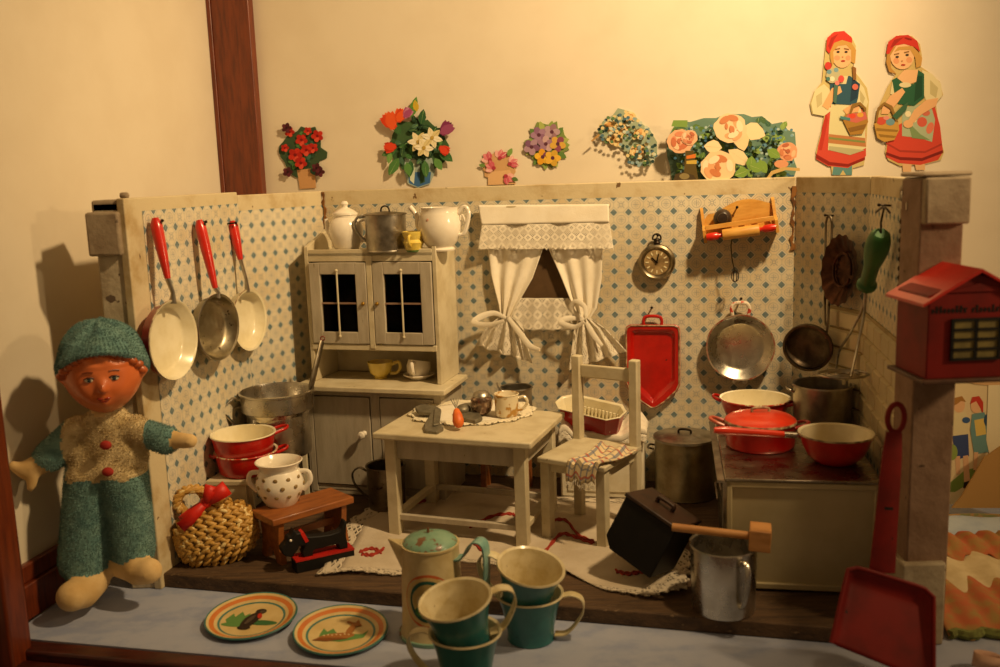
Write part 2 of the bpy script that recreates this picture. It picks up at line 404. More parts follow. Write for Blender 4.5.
# posts
LPx = aty(107, 200, 7.5).x
b = MB().box((-3.03, 7.62, 1.475), (.22, .3, 3.19)); b.build('corner_post', postpaint, root, bevel=.012)
b = MB().box((-3.05, 7.58, 2.83), (.26, .36, .34)); b.box((-3.03, 7.62, 3.04), (.24, .3, .1)); b.box((-2.93, 7.6, 3.12), (.07, .06, .05)); b.build('post_cap', capaint, root, bevel=.02)
b = MB().box((2.875, 6.3, 1.475), (.285, .3, 3.19)); b.build('corner_post', postpink, root, bevel=.012)
b = MB().box((2.885, 6.27, 2.93), (.29, .36, .3)); b.box((2.885, 6.29, 3.1), (.32, .36, .03)); b.build('post_cap', capaint, root, bevel=.02)
b = MB().box((2.84, 6.28, .18), (.30, .36, .6)); b.build('post_base', postpaint, root, bevel=.015)
# tile splashback
b = MB(); T0 = CR.loc(832, 305)[0]
def tiles(w, u0, u1, off):
    th = .172; tw = .30; zb = .86
    wallbox(b, w, u0, u1, zb, zb + th * 6 + .02, 0.004, .02, 1)
    for r in range(6):
        x = u0 - (tw / 2 if (r + off) % 2 else 0)
        while x < u1:
            a_, b_ = max(x, u0) + .008, min(x + tw, u1) - .008
            if b_ - a_ > .02:
                z0 = zb + r * th + .008; z1 = zb + (r + 1) * th - .008
                P = [w.a + w.u * u + w.n * d for u, d in ((a_, .02), (b_, .02))]; Q = [w.a + w.u * u + w.n * .045 for u in (a_ + .014, b_ - .014)]
                vs = [(P[0].x, P[0].y, z0), (P[1].x, P[1].y, z0), (P[1].x, P[1].y, z1), (P[0].x, P[0].y, z1), (Q[0].x, Q[0].y, z0 + .014), (Q[1].x, Q[1].y, z0 + .014), (Q[1].x, Q[1].y, z1 - .014), (Q[0].x, Q[0].y, z1 - .014)]
                b.add(vs, [(4, 5, 6, 7), (0, 1, 5, 4), (1, 2, 6, 5), (2, 3, 7, 6), (3, 0, 4, 7)], 0)
            x += tw
tiles(CR, T0, CR.L, 0); tiles(RW, 0, RW.L - .02, 1)
b.build('tile_splashback', [tilem, mat('tile grout', '#a8976c', '#93825a', .8)], root, smooth=False)
# window in the back wall, behind the curtain
wl, wz1 = BW.loc(505, 232); wr, wz0 = BW.loc(590, 303); wz0 = BW.loc(545, 303)[1]
b = MB().box(((wl + wr) / 2, -.006, (wz0 + wz1) / 2), (wr - wl, .012, wz1 - wz0)); b.build('window_pane', pane_m, root, loc=BW.a, rot=(0, 0, BW.rz))
b = MB()
for c, d in ((((wl + wr) / 2, -.015, wz1), (wr - wl + .06, .03, .05)), (((wl + wr) / 2, -.015, wz0), (wr - wl + .06, .03, .03)), ((wl, -.015, (wz0 + wz1) / 2), (.04, .03, wz1 - wz0)), ((wr, -.015, (wz0 + wz1) / 2), (.04, .03, wz1 - wz0))): b.box(c, d)
b.build('window_frame', greywood_lt, root, loc=BW.a, rot=(0, 0, BW.rz), bevel=.005)
def nail(w, px, py, l=.09):
    u, z = w.loc(px, py, .04)
    b = MB().tube([(u, .02, z), (u, -l, z + .01)], .009, 6); b.ball((u, -l, z + .01), .014, seg=8, rings=5)
    return b.build('nail', iron, root, loc=w.a, rot=(0, 0, w.rz))
for a in ((LW, 157, 222), (LW, 201, 223), (LW, 231, 224), (BW, 652, 308), (BW, 741, 299), (CR, 830, 216), (RW, 886, 206), (BW, 658, 236), (BW, 737, 208)): nail(*a)
tag(root, root['label'], 'dollhouse')

exec_parts = []
# ================================================================== pans on the left wall
def frying_pan(label, w, hx, hy, cx, cy, r, handle_m, inm, outm, rimm, grip, tilt=.12, dep=.11, group='frying pans hanging on the left wall'):
    """hangs in front of wall w: handle top at hx,hy, bowl centre at cx,cy"""
    off = .19
    u1, z1 = w.loc(cx, cy, off); u0, z0 = w.loc(hx, hy, .07)
    t = thing('frying_pan', label, 'frying pan', w.a + w.u * u1 + w.n * off + Vector((0, 0, z1)), w.rz, group)
    Q = Matrix.Rotation(tilt, 4, 'Z') @ Matrix.Rotation(PI / 2, 4, 'X')   # lathe axis -> -y (towards the room)
    b = MB(); pr = [(0, -dep, 1), (r * .78, -dep, 1), (r * .9, -dep * .8, 1), (r, 0, 2), (r + .012, .008, 2), (r + .008, .016, 0), (r - .012, .008, 0), (r * .87, -dep * .7, 0), (r * .74, -dep * .88, 0), (0, -dep * .88, 0)]
    b.lathe(pr, 56, 0, Q); b.build('pan_body', [inm, outm, rimm], t, angle=50)
    dx, dz = u0 - u1, z0 - z1; L = math.hypot(dx, dz); d = Vector((dx / L, 0, dz / L)); g = grip
    A = d * (r * .97); A.y = -.01; E_ = Vector((dx, .12, dz)); M_ = A.lerp(E_, 1 - g)
    b = MB().tube([A - Vector((0, 0, .01)), A.lerp(M_, .4) + Vector((0, -.02, 0)), M_], [.034, .019, .024], 10, flat=.6, up=(0, 1, 0)); b.build('handle_shank', tin, t)
    b = MB(); n = 10; pts = [M_.lerp(E_, i / n) for i in range(n + 1)]
    b.tube(pts, [.024 + .024 * math.sin(min(1, i / n * 1.25) * PI / 2) - (.022 if i == n else 0) for i in range(n + 1)], 12, flat=1, up=(1, 0, 0))
    for i in range(0, 1): pass
    h = b.build('handle', handle_m, t)
    b = MB().lathe([(.006, .0), (.014, 0), (.014, .012), (.006, .012), (.006, 0)], 14, 0, Matrix.Translation(E_ - d * .04 + Vector((0, -.045, 0))) @ Matrix.Rotation(PI / 2, 4, 'X')); b.build('hanging_hole', iron, h)
    return t
redH = mat('red lacquered handle', '#d02210', '#b91a0c', .3, chip='#6a5a40', chipt=.70, chips=10, coat=.4)
frying_pan('red-handled frying pan with cream inside and red outside, hanging nearest the left post', LW, 155, 218, 173, 340, .315, redH, creamE, redE, rimE, .72, tilt=-.05)
frying_pan('red-handled frying pan of bare spotted metal hanging between two cream ones', LW, 199, 220, 218, 327, .285, redH, tin_s, tin_s, tin, .9, tilt=-.12)
frying_pan('shorter red-handled cream enamel frying pan hanging nearest the cabinet', CL, 232, 221, 249, 320, .285, redH, creamE, creamE, rimE, .55, tilt=.25)
# ================================================================== kitchen cabinet
CAB = (-1.30, 9.24, 0); CRZ = R(-16)
t = thing('kitchen_cabinet', 'grey painted toy kitchen dresser with glazed upper doors against the back wall', 'kitchen cabinet', CAB, CRZ)
HW = .735; LD = .64; ZC = 1.1
b = MB(); b.box((-HW + .02, LD / 2, ZC / 2), (.04, LD, ZC)); b.box((HW - .02, LD / 2, ZC / 2), (.04, LD, ZC)); b.box((0, LD - .015, ZC / 2), (2 * HW - .08, .03, ZC)); b.box((0, LD / 2, .06), (2 * HW - .08, LD - .02, .03))
b.box((0, .03, .05), (2 * HW - .08, .03, .1)); b.box((0, .02, ZC - .03), (2 * HW - .08, .04, .06)); b.box((0.03, .015, .55), (.10, .03, 1.0))
b.box((-HW + .05, .012, .55), (.06, .03, 1.06)); b.box((HW - .05, .012, .55), (.06, .03, 1.06)); b.build('lower_body', greywood, t, bevel=.006)
for x0, x1 in ((-HW + .085, -.03), (.085, HW - .085)):
    b = MB().box(((x0 + x1) / 2, .012, .57), (x1 - x0, .035, .92)); d = b.build('door', greywood, t, bevel=.006)
    if x0 < 0:
        k = MB().lathe([(0, 0), (.03, .0), (.014, .02), (.014, .04), (.036, .055), (.04, .075), (.03, .092), (0, .1)], 20, 0, Matrix.Translation((x1 - .07, -.005, .66)) @ Matrix.Rotation(PI / 2, 4, 'X'))
        k.build('knob', white_china, d)
b = MB().box((.0, .26, ZC + .028), (2 * HW + .15, .74, .056)); b.build('countertop', greywood_lt, t, bevel=.012)
# upper part
UY = .12; UD = .56; Z0 = ZC + .056; Z1 = 2.44; UH = .70
b = MB()
for s in (-1, 1):
    x = s * (UH - .02)
    poly = [(UY, Z0), (UY, Z1 + .09), (UY + .04, Z1 + .10), (UY + UD - .03, Z1 + .25), (UY + UD, Z1 + .25), (UY + UD, Z0)]
    vs = [(x - .022, p[0], p[1]) for p in poly] + [(x + .022, p[0], p[1]) for p in poly]; n = len(poly)
    b.add(vs, [tuple(range(n)), tuple(range(2 * n - 1, n - 1, -1))] + [(i, i + n, (i + 1) % n + n, (i + 1) % n) for i in range(n)])
b.box((0, UY + UD - .015, (Z0 + Z1) / 2), (2 * UH - .08, .03, Z1 - Z0)); b.box((0, UY + UD / 2, Z1 + .01), (2 * UH - .08, UD, .04)); b.box((0, UY + .02, Z1), (2 * UH - .08, .04, .12))
zb = aty(380, 344, 9.6).z; b.box((0, UY + UD / 2, zb), (2 * UH - .08, UD, .04)); b.box((0, UY + .01, zb + .01), (2 * UH - .06, .04, .06))
b.box((0.0, UY + .0, (zb + Z1) / 2), (.06, .04, Z1 - zb))
b.build('upper_body', greywood_lt, t, bevel=.006)
b = MB().box((0, UY + UD - .032, (zb + Z1) / 2), (2 * UH - .09, .004, Z1 - zb - .06)); b.box((-UH + .046, UY + UD / 2, (zb + Z1) / 2), (.004, UD - .06, Z1 - zb - .06)); b.box((UH - .046, UY + UD / 2, (zb + Z1) / 2), (.004, UD - .06, Z1 - zb - .06)); b.build('shade_lining', shadein, t, smooth=False)  # added sheets that paint the cupboard's inner shade
for s in (-1, 1):
    xa, xb = (-UH + .05, -.035) if s < 0 else (.035, UH - .05); za, zc = zb + .05, Z1 - .07; cx = (xa + xb) / 2; cz = (za + zc) / 2
    W_ = xb - xa; H_ = zc - za; fw_ = .115; b = MB(); y = UY - .005
    b.box((xa + fw_ / 2, y, cz), (fw_, .035, H_)); b.box((xb - fw_ / 2, y, cz), (fw_, .035, H_)); b.box((cx, y, za + fw_ / 2), (W_ - 2 * fw_, .035, fw_)); b.box((cx, y, zc - fw_ / 2), (W_ - 2 * fw_, .035, fw_))
    d = b.build('glazed_door', greywood, t, bevel=.006)
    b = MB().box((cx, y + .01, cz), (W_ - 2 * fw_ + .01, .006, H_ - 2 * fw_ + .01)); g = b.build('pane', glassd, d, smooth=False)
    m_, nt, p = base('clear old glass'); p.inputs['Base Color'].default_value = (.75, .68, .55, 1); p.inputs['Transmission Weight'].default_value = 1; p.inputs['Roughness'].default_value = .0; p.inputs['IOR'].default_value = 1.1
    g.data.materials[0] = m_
    b = MB().tube([(cx, y - .03, za + .07), (cx, y - .025, zc - .07)], .009, 8); b.ball((cx, y - .03, za + .075), .016, seg=10, rings=6); b.ball((cx, y - .03, zc - .075), .016, seg=10, rings=6)
    b.build('muntin', greywood_lt, d)
    MB().box((cx, y - .004, cz), (W_ - 2 * fw_, .012, .016)).build('crossbar', mat('pinkish glazing bar', '#9a7c68', '#8a6a55', .6), d)
    b = MB().ball(((-.075 if s < 0 else .075), y - .03, cz), .02, seg=12, rings=8); b.build('knob', gold, d)
def cabpt(x, y, z): return Vector(CAB) + Matrix.Rotation(CRZ, 3, 'Z') @ Vector((x, y, z))
def cabxy(px, py, z):                  # local x,y of a pixel on a horizontal level of the cabinet
    return atz(px, py, z)
ZT = Z1 + .03
# things on top
def ontop(px, yl):                      # top of the cabinet at local depth yl
    c = Vector(CAB); rot = Matrix.Rotation(CRZ, 3, 'Z'); best = None
    p0 = c + rot @ Vector((0, yl, ZT)); n_ = rot @ Vector((0, -1, 0)); d = ray(px, 230)
    h = CO + d * ((p0 - CO).dot(n_) / d.dot(n_)); return Vector((h.x, h.y, ZT))
U = 9.6 / 950
p = ontop(346, UY + .16)
t = thing('coffee_jug', 'small white china jug with domed lid on left of dresser top', 'jug', p, CRZ)
b = MB().lathe([(0, 0), (.10, 0), (.11, .01), (.135, .06), (.165, .15), (.175, .22), (.155, .3), (.12, .34), (.12, .37), (.11, .37), (.11, .33), (0, .33)], 36); b.build('body', white_china, t)
b = MB().lathe([(.0, .36), (.128, .365), (.125, .385), (.09, .41), (.03, .44), (.028, .455), (.04, .475), (.025, .5), (0, .505)], 30); b.build('lid', white_china, t)
b = MB().tube(smoothpath([(.15, 0, .3), (.22, 0, .31), (.24, 0, .22), (.2, 0, .12), (.15, 0, .1)]), .017, 8); b.build('handle', white_china, t)
b = MB().tube([(-.14, 0, .14), (-.2, 0, .22), (-.21, 0, .33)], [.04, .028, .02], 10); b.build('spout', white_china, t)
p = ontop(386, UY + .12)
t = thing('tin_pot', 'dull tin pot with flat lid and looped handle standing on dresser top', 'pot', p, CRZ)
b = MB().lathe([(0, 0), (.195, 0), (.2, .01), (.2, .36), (.192, .36), (.192, .02), (0, .02)], 48); b.lathe([(.2, .005), (.207, .01), (.2, .02)], 48); b.build('body', tin, t)
b = MB().lathe([(0, .395), (.06, .39), (.19, .375), (.212, .37), (.212, .358), (.2, .358)], 48); l = b.build('lid', tin_d, t)
b = MB().tube(arc((0, 0, .4), .045, -20, 200, 14), .008, 8); b.build('ring', iron, l)
b = MB().tube(smoothpath([(-.19, -.02, .35), (-.27, -.06, .34), (-.3, -.08, .26), (-.25, -.07, .16), (-.19, -.04, .1)]), .014, 8); b.build('handle', tin, t)
p = ontop(413, UY + .04)
t = thing('yellow_mug', 'tiny yellow face mug standing in front of teapot on dresser top', 'mug', p, CRZ)
b = MB().lathe([(0, 0, 1), (.07, 0, 1), (.08, .02, 0), (.085, .05), (.105, .09), (.085, .12), (.105, .16), (.11, .195), (.1, .198), (.09, .15), (.07, .04), (0, .03)], 36); b.build('body', [yellow_china, mat('green glaze', '#4c6a38', '#5a7a40', .3)], t)
b = MB().tube(smoothpath([(0, -.09, .16), (.01, -.15, .15), (.01, -.15, .09), (0, -.085, .06)]), .014, 8); b.build('handle', yellow_china, t)
p = ontop(440, UY + .15)
t = thing('teapot', 'white china teapot without lid on right of dresser top', 'teapot', p, CRZ)
b = MB().lathe([(0, 0), (.14, 0), (.145, .015), (.125, .035), (.17, .09), (.205, .18), (.21, .27), (.19, .36), (.18, .39), (.19, .42), (.175, .42), (.17, .36), (.12, .1), (0, .08)], 44); b.build('body', white_china, t)
b = MB().tube(smoothpath([(-.15, 0, .16), (-.22, 0, .24), (-.235, 0, .34), (-.30, 0, .43)]), [.05, .045, .04, .037, .034, .032, .03, .03, .028, .028, .026, .026, .025, .025, .025, .025, .025, .025, .025][:19], 10); b.build('spout', white_china, t)
b = MB().tube(smoothpath([(.19, 0, .36), (.26, 0, .42), (.3, 0, .36), (.28, 0, .25), (.24, 0, .16), (.17, 0, .15)]), .02, 8); b.tube(smoothpath([(.2, 0, .28), (.235, 0, .34), (.265, 0, .27)]), .01, 6); b.build('handle', white_china, t)
b = MB()
for x, z, r_ in ((-.03, .25, .035), (.01, .28, .028), (-.05, .3, .022)):
    a = math.asin(x / .2); b.ball((math.sin(a) * .197, -math.cos(a) * .197, z), (r_, .008, r_), seg=10, rings=6)
b.build('painted_flowers', mat('faded pink print', '#d2a890', '#c08a70', .4, ns=20), t)
# in the niche
def cup(name, label, p, mm, r=.1, h=.17, hd=0, cat='cup', hm=None, saucer=None, rz=0):
    t = thing(name, label, cat, p, rz)
    b = MB().lathe([(0, 0), (r * .5, 0), (r * .55, .012), (r * .5, .02), (r * .85, h * .35), (r * .98, h * .7), (r * 1.05, h), (r * .98, h), (r * .9, h * .7), (r * .6, .035), (0, .03)], 40); b.build('body', mm, t)
    c, s_ = math.cos(hd), math.sin(hd); P = [(r * .9, h * .8), (r * 1.5, h * .95), (r * 1.65, h * .6), (r * 1.3, h * .3), (r * .8, h * .3)]
    b = MB().tube(smoothpath([(x * c, x * s_, z) for x, z in P]), r * .14, 8); b.build('handle', hm or mm, t); return t
zc_ = ZC + .056
p = atz(381, 378, zc_); cup('yellow_cup', 'yellow glazed cup with handle at right standing on dresser counter', (p.x, p.y, zc_), yellow_china, .125, .175, R(-5))
p = atz(419, 379, zc_); sp_ = (p.x, p.y, zc_)
b = MB().lathe([(0, 0), (.08, 0), (.09, .012), (.16, .05), (.158, .06), (.08, .025), (0, .02)], 40); o = b.build('saucer', white_china, loc=sp_); tag(o, 'small white saucer under the tipped white cup on dresser counter', 'saucer')
t = thing('white_cup', 'white china cup lying tipped on its saucer on dresser counter', 'cup', (sp_[0], sp_[1], zc_ + .11), 0, rot=(R(-8), R(12), R(20)))
b = MB().lathe([(0, -.09), (.07, -.09), (.11, -.05), (.125, .02), (.115, .08), (.108, .08), (.11, .02), (.07, -.06), (0, -.07)], 36); b.build('body', white_china, t)
b = MB().tube(smoothpath([(-.08, -.08, .05), (-.12, -.15, .04), (-.1, -.15, -.04), (-.07, -.09, -.06)]), .02, 8); b.build('handle', white_china, t)
# ================================================================== left corner: bench, boiler, red pans
BZ = .58
poly = [(-2.67, 8.14), (-2.27, 8.10), (-1.99, 9.3), (-2.12, 9.55), (-2.44, 9.16)]
t = thing('corner_bench', 'white painted low corner bench under the double boiler and red pans', 'bench', (-2.35, 9.0, 0))
cx, cy = -2.35, 9.0; pl = [(x - cx, y - cy) for x, y in poly]
b = MB().slab(pl, BZ - .05, BZ); b.build('bench_top', greywood_lt, t, bevel=.01)
b = MB()
b.beam((pl[0][0] + .03, pl[0][1] + .03, BZ - .27), (pl[1][0] - .03, pl[1][1] + .03, BZ - .27), .03, .44, up=(0, 0, 1)); b.build('front_panel', greywood_lt, t)
for q in (pl[1], pl[2], pl[0]): MB().box((q[0] * .93, q[1] * .93, BZ / 2 - .03), (.05, .05, BZ - .06)).build('leg', greywood_lt, t, bevel=.005)
# double boiler
p = atz(268, 452, BZ); BX = Vector((-2.17, 8.95, BZ))
t = thing('double_boiler', 'tall aluminium double boiler pot with S-shaped strap handle in the left corner', 'pot', BX, R(16))
b = MB().lathe([(0, 0), (.28, 0), (.295, .012), (.30, .03), (.30, .42), (.31, .43), (.345, .45), (.345, .6), (.36, .61), (.36, .625), (.345, .63), (.335, .6), (.335, .46), (.3, .4), (.29, .03), (0, .02)], 64); b.build('body', tin_b, t)
hp = smoothpath([(-.33, -.03, .56), (-.42, -.1, .6), (-.50, -.14, .5), (-.40, -.12, .34), (-.32, -.1, .22), (-.29, -.08, .2)], 8)
b = MB().tube(hp, .034, 8, flat=.35, up=(0, 1, 0)); b.build('handle', tin, t)
hp = smoothpath([(-.33, .0, .5), (-.5, -.02, .46), (-.6, -.03, .3), (-.52, -.03, .12), (-.42, -.02, .05)], 8)
b = MB().tube(hp, .022, 8, flat=.5, up=(0, 1, 0)); b.build('strap', tin_d, t)
a = BX + Vector((.2, -.02, .2)); e = aty(322, 341, 9.3)
t = thing('ladle', 'grey metal ladle leaning in the double boiler, grip pointing up right', 'ladle', a)
e = e - a; b = MB().ball((0, 0, 0), (.09, .09, .05), seg=16, rings=8); b.build('bowl', tin, t)
d = e.normalized(); b = MB().tube([(0, 0, 0), e * .45], .014, 8); b.build('shank', tin, t)
b = MB().tube([e * .45, e * .5, e * .97, e], [.02, .036, .036, .026], 10, flat=.6); b.build('grip', tin_d, t); b = MB().tube(arc(tuple(e * 1.03), .02, 0, 340, 10), .008, 6); b.build('eyelet', mat('worn red brown eyelet', '#7a3a26', '#5a2a1c', .5), t)
# red pans
def loop_handle(r, z, ang, w=.09, l=.09, rad=.014, rise=.03):
    c, s_ = math.cos(ang), math.sin(ang); P = [(r - .01, -w), (r + l * .7, -w * .8), (r + l, 0), (r + l * .7, w * .8), (r - .01, w)]
    return smoothpath([(x * c - y * s_, x * s_ + y * c, z + rise * min(1, (x - r + .01) / l)) for x, y in P], 6)
def enamel_pan(name, label, p, r, h, outm, inm, rimm, rz=0, group=None, cat='pan', flare=.9, handles=((PI, .1), (0, .1)), seg=56, wob=0):
    t = thing(name, label, cat, p, rz, group)
    b = MB().lathe([(0, 0, 1), (r * flare * .9, 0, 1), (r * flare, .02, 1), (r * .98, h * .75, 1), (r, h, 2), (r + .014, h + .006, 2), (r + .01, h + .016, 0), (r - .01, h + .01, 0), (r * .95, h * .7, 0), (r * flare * .96, .03, 0), (0, .025, 0)], seg, wob=wob)
    b.build('body', [inm, outm, rimm], t, angle=45)
    for a, l in handles: MB().tube(loop_handle(r, h * .85, a, .07, l), .015, 8, flat=.6, up=(0, 0, 1)).build('handle', outm, t)
    return t
RP = Vector((-2.35, 8.38, BZ))
enamel_pan('enamel_pan', 'lower red enamel pan of the stack of two on white corner bench', RP, .275, .19, redE, creamE, redrim, R(15), 'stacked red pans', handles=((R(5), .1), (R(165), .1)))
enamel_pan('enamel_pan', 'upper red enamel pan with cream inside stacked on another on corner bench', RP + Vector((-.015, 0, .155)), .28, .2, redE, creamE, creamE, R(10), 'stacked red pans', handles=((R(25), .15), (R(160), .14)))
# straw basket bag
BS = atz(207, 545, 0); BS = Vector((-2.42, 7.72, 0.0))
t = thing('straw_bag', 'plaited golden straw handbag with red ribbon bow on left of plank floor', 'bag', BS, R(8), rot=(R(-8), R(-12), R(14)))
random.seed(4)
b = MB(); RX, RY, RZ = .34, .18, .25
b.ball((0, 0, RZ), (RX * .93, RY * .93, RZ * .93), seg=32, rings=18)
nr = 9
for i in range(nr):
    zf = -.9 + 1.78 * i / (nr - 1); rr_ = math.sqrt(max(.05, 1 - abs(zf) ** 2.6)); nk = max(8, int(26 * rr_))
    for k in range(nk):
        for sgn in (1, -1):
            a = 2 * PI * (k + .5 * (i % 2)) / nk
            c = Vector((RX * rr_ * math.cos(a), RY * rr_ * math.sin(a), RZ + RZ * zf + sgn * .016)); tn = Vector((-RX * math.sin(a), RY * math.cos(a), 0)).normalized()
            q = tn.to_track_quat('X', 'Z').to_matrix().to_4x4() @ Matrix.Rotation(R(28 * sgn), 4, 'Y')
            b.ball(c, (.05 * random.uniform(.9, 1.15), .02, .02), seg=8, rings=5, Q=q)
b.build('bag_body', straw, t)
b = MB(); hp = smoothpath([(-.2, 0, .5), (-.24, 0, .6), (-.16, 0, .68), (-.04, 0, .66), (.0, 0, .58), (.05, 0, .5)], 8)
for ph in (0, 2.1, 4.2):
    b.tube([Vector(q) + Vector((.022 * math.cos(i * .6 + ph), .022 * math.sin(i * .6 + ph), .016 * math.sin(i * .6 + ph))) for i, q in enumerate(hp)], .024, 7)
b.build('braided_handle', straw, t)
def ribbon_loop(b, c, d, L, w, th=.006):
    c = Vector(c); d = Vector(d).normalized(); up = Vector((0, -1, 0)); s_ = d.cross(up).normalized(); pts = []
    n = 14; vs = []
    for i in range(n + 1):
        a = PI * 2 * i / n; q = c + d * (L * .5 * (1 - math.cos(a))) + up * (w * .45 * math.sin(a)); ww = w * (.25 + .75 * math.sin(min(PI, a / 2)))
        vs += [q + s_ * ww * .5, q - s_ * ww * .5]
    b.add(vs, [(2 * i, 2 * i + 1, 2 * i + 3, 2 * i + 2) for i in range(n)])
b = MB(); K = Vector((.0, -.10, .545)); b.ball(K, (.045, .04, .045), seg=12, rings=8)
ribbon_loop(b, K, (1, 0, .35), .21, .13); ribbon_loop(b, K, (-1, 0, -.5), .24, .13); ribbon_loop(b, K + Vector((0, -.02, 0)), (.6, 0, .9), .15, .1)
b.add([K, K + Vector((-.08, -.04, -.03)), K + Vector((-.26, -.08, -.08)), K + Vector((-.22, -.07, -.17)), K + Vector((-.05, -.05, -.08))], [(0, 1, 2, 3, 4)])
b.build('bow', ribbon, t, solid=.01)
# footstool
def footstool(label, c, rz, Lx, Wy, H, group=None):
    t = thing('footstool', label, 'footstool', c, rz, group)
    MB().box((0, 0, H - .03), (Lx, Wy, .06)).build('seat', orangewood, t, bevel=.008)
    for s in (-1, 1):
        x = s * (Lx / 2 - .09); W = Wy / 2 * .92; pts = [(-W, 0)] + [(-W * .5, 0)] + [(-W * .5 + W * i / 8, .12 * H / .42 * math.sin(PI * i / 8)) for i in range(9)] + [(W * .5, 0), (W, 0), (W * .8, H * .4), (W * .95, H - .06), (-W * .95, H - .06), (-W * .8, H * .4)]
        b = MB(); vs = [(x - .025, p[0], p[1]) for p in pts] + [(x + .025, p[0], p[1]) for p in pts]; n = len(pts)
        b.add(vs, [tuple(range(n)), tuple(range(2 * n - 1, n - 1, -1))] + [(i, i + n, (i + 1) % n + n, (i + 1) % n) for i in range(n)]); b.build('leg_board', orangewood, t, smooth=False)
    MB().box((0, 0, H * .45), (Lx - .2, .03, .06)).build('stretcher', orangewood, t); return t
SH = .42
c = (atz(256, 508, SH) + atz(351, 498, SH)) / 2
d = atz(351, 498, SH) - atz(269, 522, SH); srz = math.atan2(d.y, d.x)
c = (atz(256, 508, SH) + atz(269, 522, SH) + atz(351, 498, SH) + atz(332, 486, SH)) / 4
footstool('small orange-brown wooden footstool holding the dotted white pot', (c.x, c.y, 0), srz, d.length, (atz(256, 508, SH) - atz(269, 522, SH)).length * .95, SH)
p = atz(284, 503, SH); p = Vector((p.x - .02, p.y + .0, SH))
t = thing('dotted_pot', 'white two-handled china pot with small gilt dots standing on wooden footstool', 'pot', p, R(10))
b = MB().lathe([(0, 0), (.13, 0), (.14, .012), (.165, .06), (.205, .14), (.21, .2), (.19, .27), (.165, .31), (.17, .34), (.2, .375), (.205, .385), (.195, .39), (.165, .35), (.15, .31), (.17, .2), (.1, .04), (0, .03)], 52); b.build('body', white_china, t)
for zz, rr_, off in ((.11, .19, 0), (.19, .212, .5), (.26, .195, 0)):
    for k in range(11):
        a = 2 * PI * (k + off) / 11; q = Matrix.Rotation(a + PI / 2, 4, 'Z'); MB().ball((rr_ * math.cos(a), rr_ * math.sin(a), zz), (.02, .006, .018), seg=10, rings=6, Q=q).build('gilt_dot', mat('brown gilt spots', '#9c8456', '#7e6538', .4), t)
for a in (R(-12), R(172)):
    c_, s_ = math.cos(a), math.sin(a); b = MB().tube(smoothpath([(x * c_, x * s_, z) for x, z in ((.17, .29), (.25, .28), (.265, .2), (.2, .12))]), .022, 10, flat=.7); b.build('handle', white_china, t)
# scottie
A_ = atz(293, 573, 0); B_ = atz(351, 560, 0); d = B_ - A_; rz = math.atan2(d.y, d.x); Ld = d.length
t = thing('toy_terrier', 'flat black wooden terrier with red collar standing on red base board', 'toy dog', ((A_.x + B_.x) / 2, (A_.y + B_.y) / 2 + .05, 0), rz, rot=(0, 0, rz))
MB().box((0, 0, .05), (Ld, .16, .1)).build('base_side', blackp, t, bevel=.005); MB().box((0, 0, .105), (Ld + .004, .165, .014)).build('base_board', mat('red painted board', '#b81c12', '#9c150c', .5, ns=5), t)
k = Ld / .56 * 1.02
prof = [(-.17, 0), (-.18, .06), (-.15, .12), (-.2, .13), (-.22, .09), (-.27, .03), (-.33, .05), (-.36, .09), (-.37, .14), (-.34, .17), (-.31, .2), (-.30, .24), (-.27, .25), (-.24, .31), (-.215, .26), (-.18, .26), (-.15, .22), (-.1, .2), (0, .185), (.1, .18), (.17, .19), (.2, .21), (.235, .29), (.255, .28), (.245, .2), (.24, .12), (.25, .06), (.25, 0), (.17, 0), (.16, .06), (.1, .07), (0, .055), (-.06, .06), (-.08, .04), (-.08, 0)]
b = MB().prism([(x * k - .02, z * k * .92 + .11) for x, z in prof], -.045, .045); b.build('dog_body', blackp, t, bevel=.008)
MB().beam((-.15 * k, -.0, .155 * k + .1), (-.19 * k, 0, .27 * k + .08), .03, .1, up=(0, 1, 0)).build('collar', ribbon, t)
for s in (-1, 1): MB().ball((-.3 * k, s * .047, .20 * k + .1), .012, seg=8, rings=5).build('eye', white_china, t)
# tin mug behind the table
TM = Vector((-1.16, 8.93, 0))
def tin_mug(label, p, r, h, ang, mm, top=1.0, group=None, sx=.8):
    t = thing('tin_mug', label, 'mug', p, 0, group)
    b = MB().lathe([(0, .0), (r * .93, 0), (r * .96, .015), (r, h), (r + .012, h + .004), (r + .01, h + .016), (r - .006, h + .008), (r * .95, .02), (0, .015)], 56); b.build('body', mm, t)
    c_, s_ = math.cos(ang), math.sin(ang); P = smoothpath([(x * c_, x * s_, z) for x, z in ((r, h * .86), (r + .1 * sx, h * .95), (r + .19 * sx, h * .8), (r + .16 * sx, h * .52), (r + .03, h * .26), (r - .005, h * .2))], 6)
    MB().tube(P, .024, 8, flat=.4, up=(-s_, c_, 0)).build('handle', mm, t); return t
tin_mug('dark tin mug with thin looped handle standing behind the table\'s left legs', TM, .185, .42, R(172), tin_d)
# ================================================================== table
TT = .97; TR = R(-19.5); TW, TD = 1.47, 1.08
cs = [atz(*a, TT) for a in ((376, 432), (533, 445), (557, 408), (420, 401))]; tc = sum(cs, Vector()) / 4
TC = Vector((tc.x + .01, tc.y - .06, 0)); t = thing('kitchen_table', 'ivory painted wooden toy table in the middle of the kitchen', 'table', TC, TR)
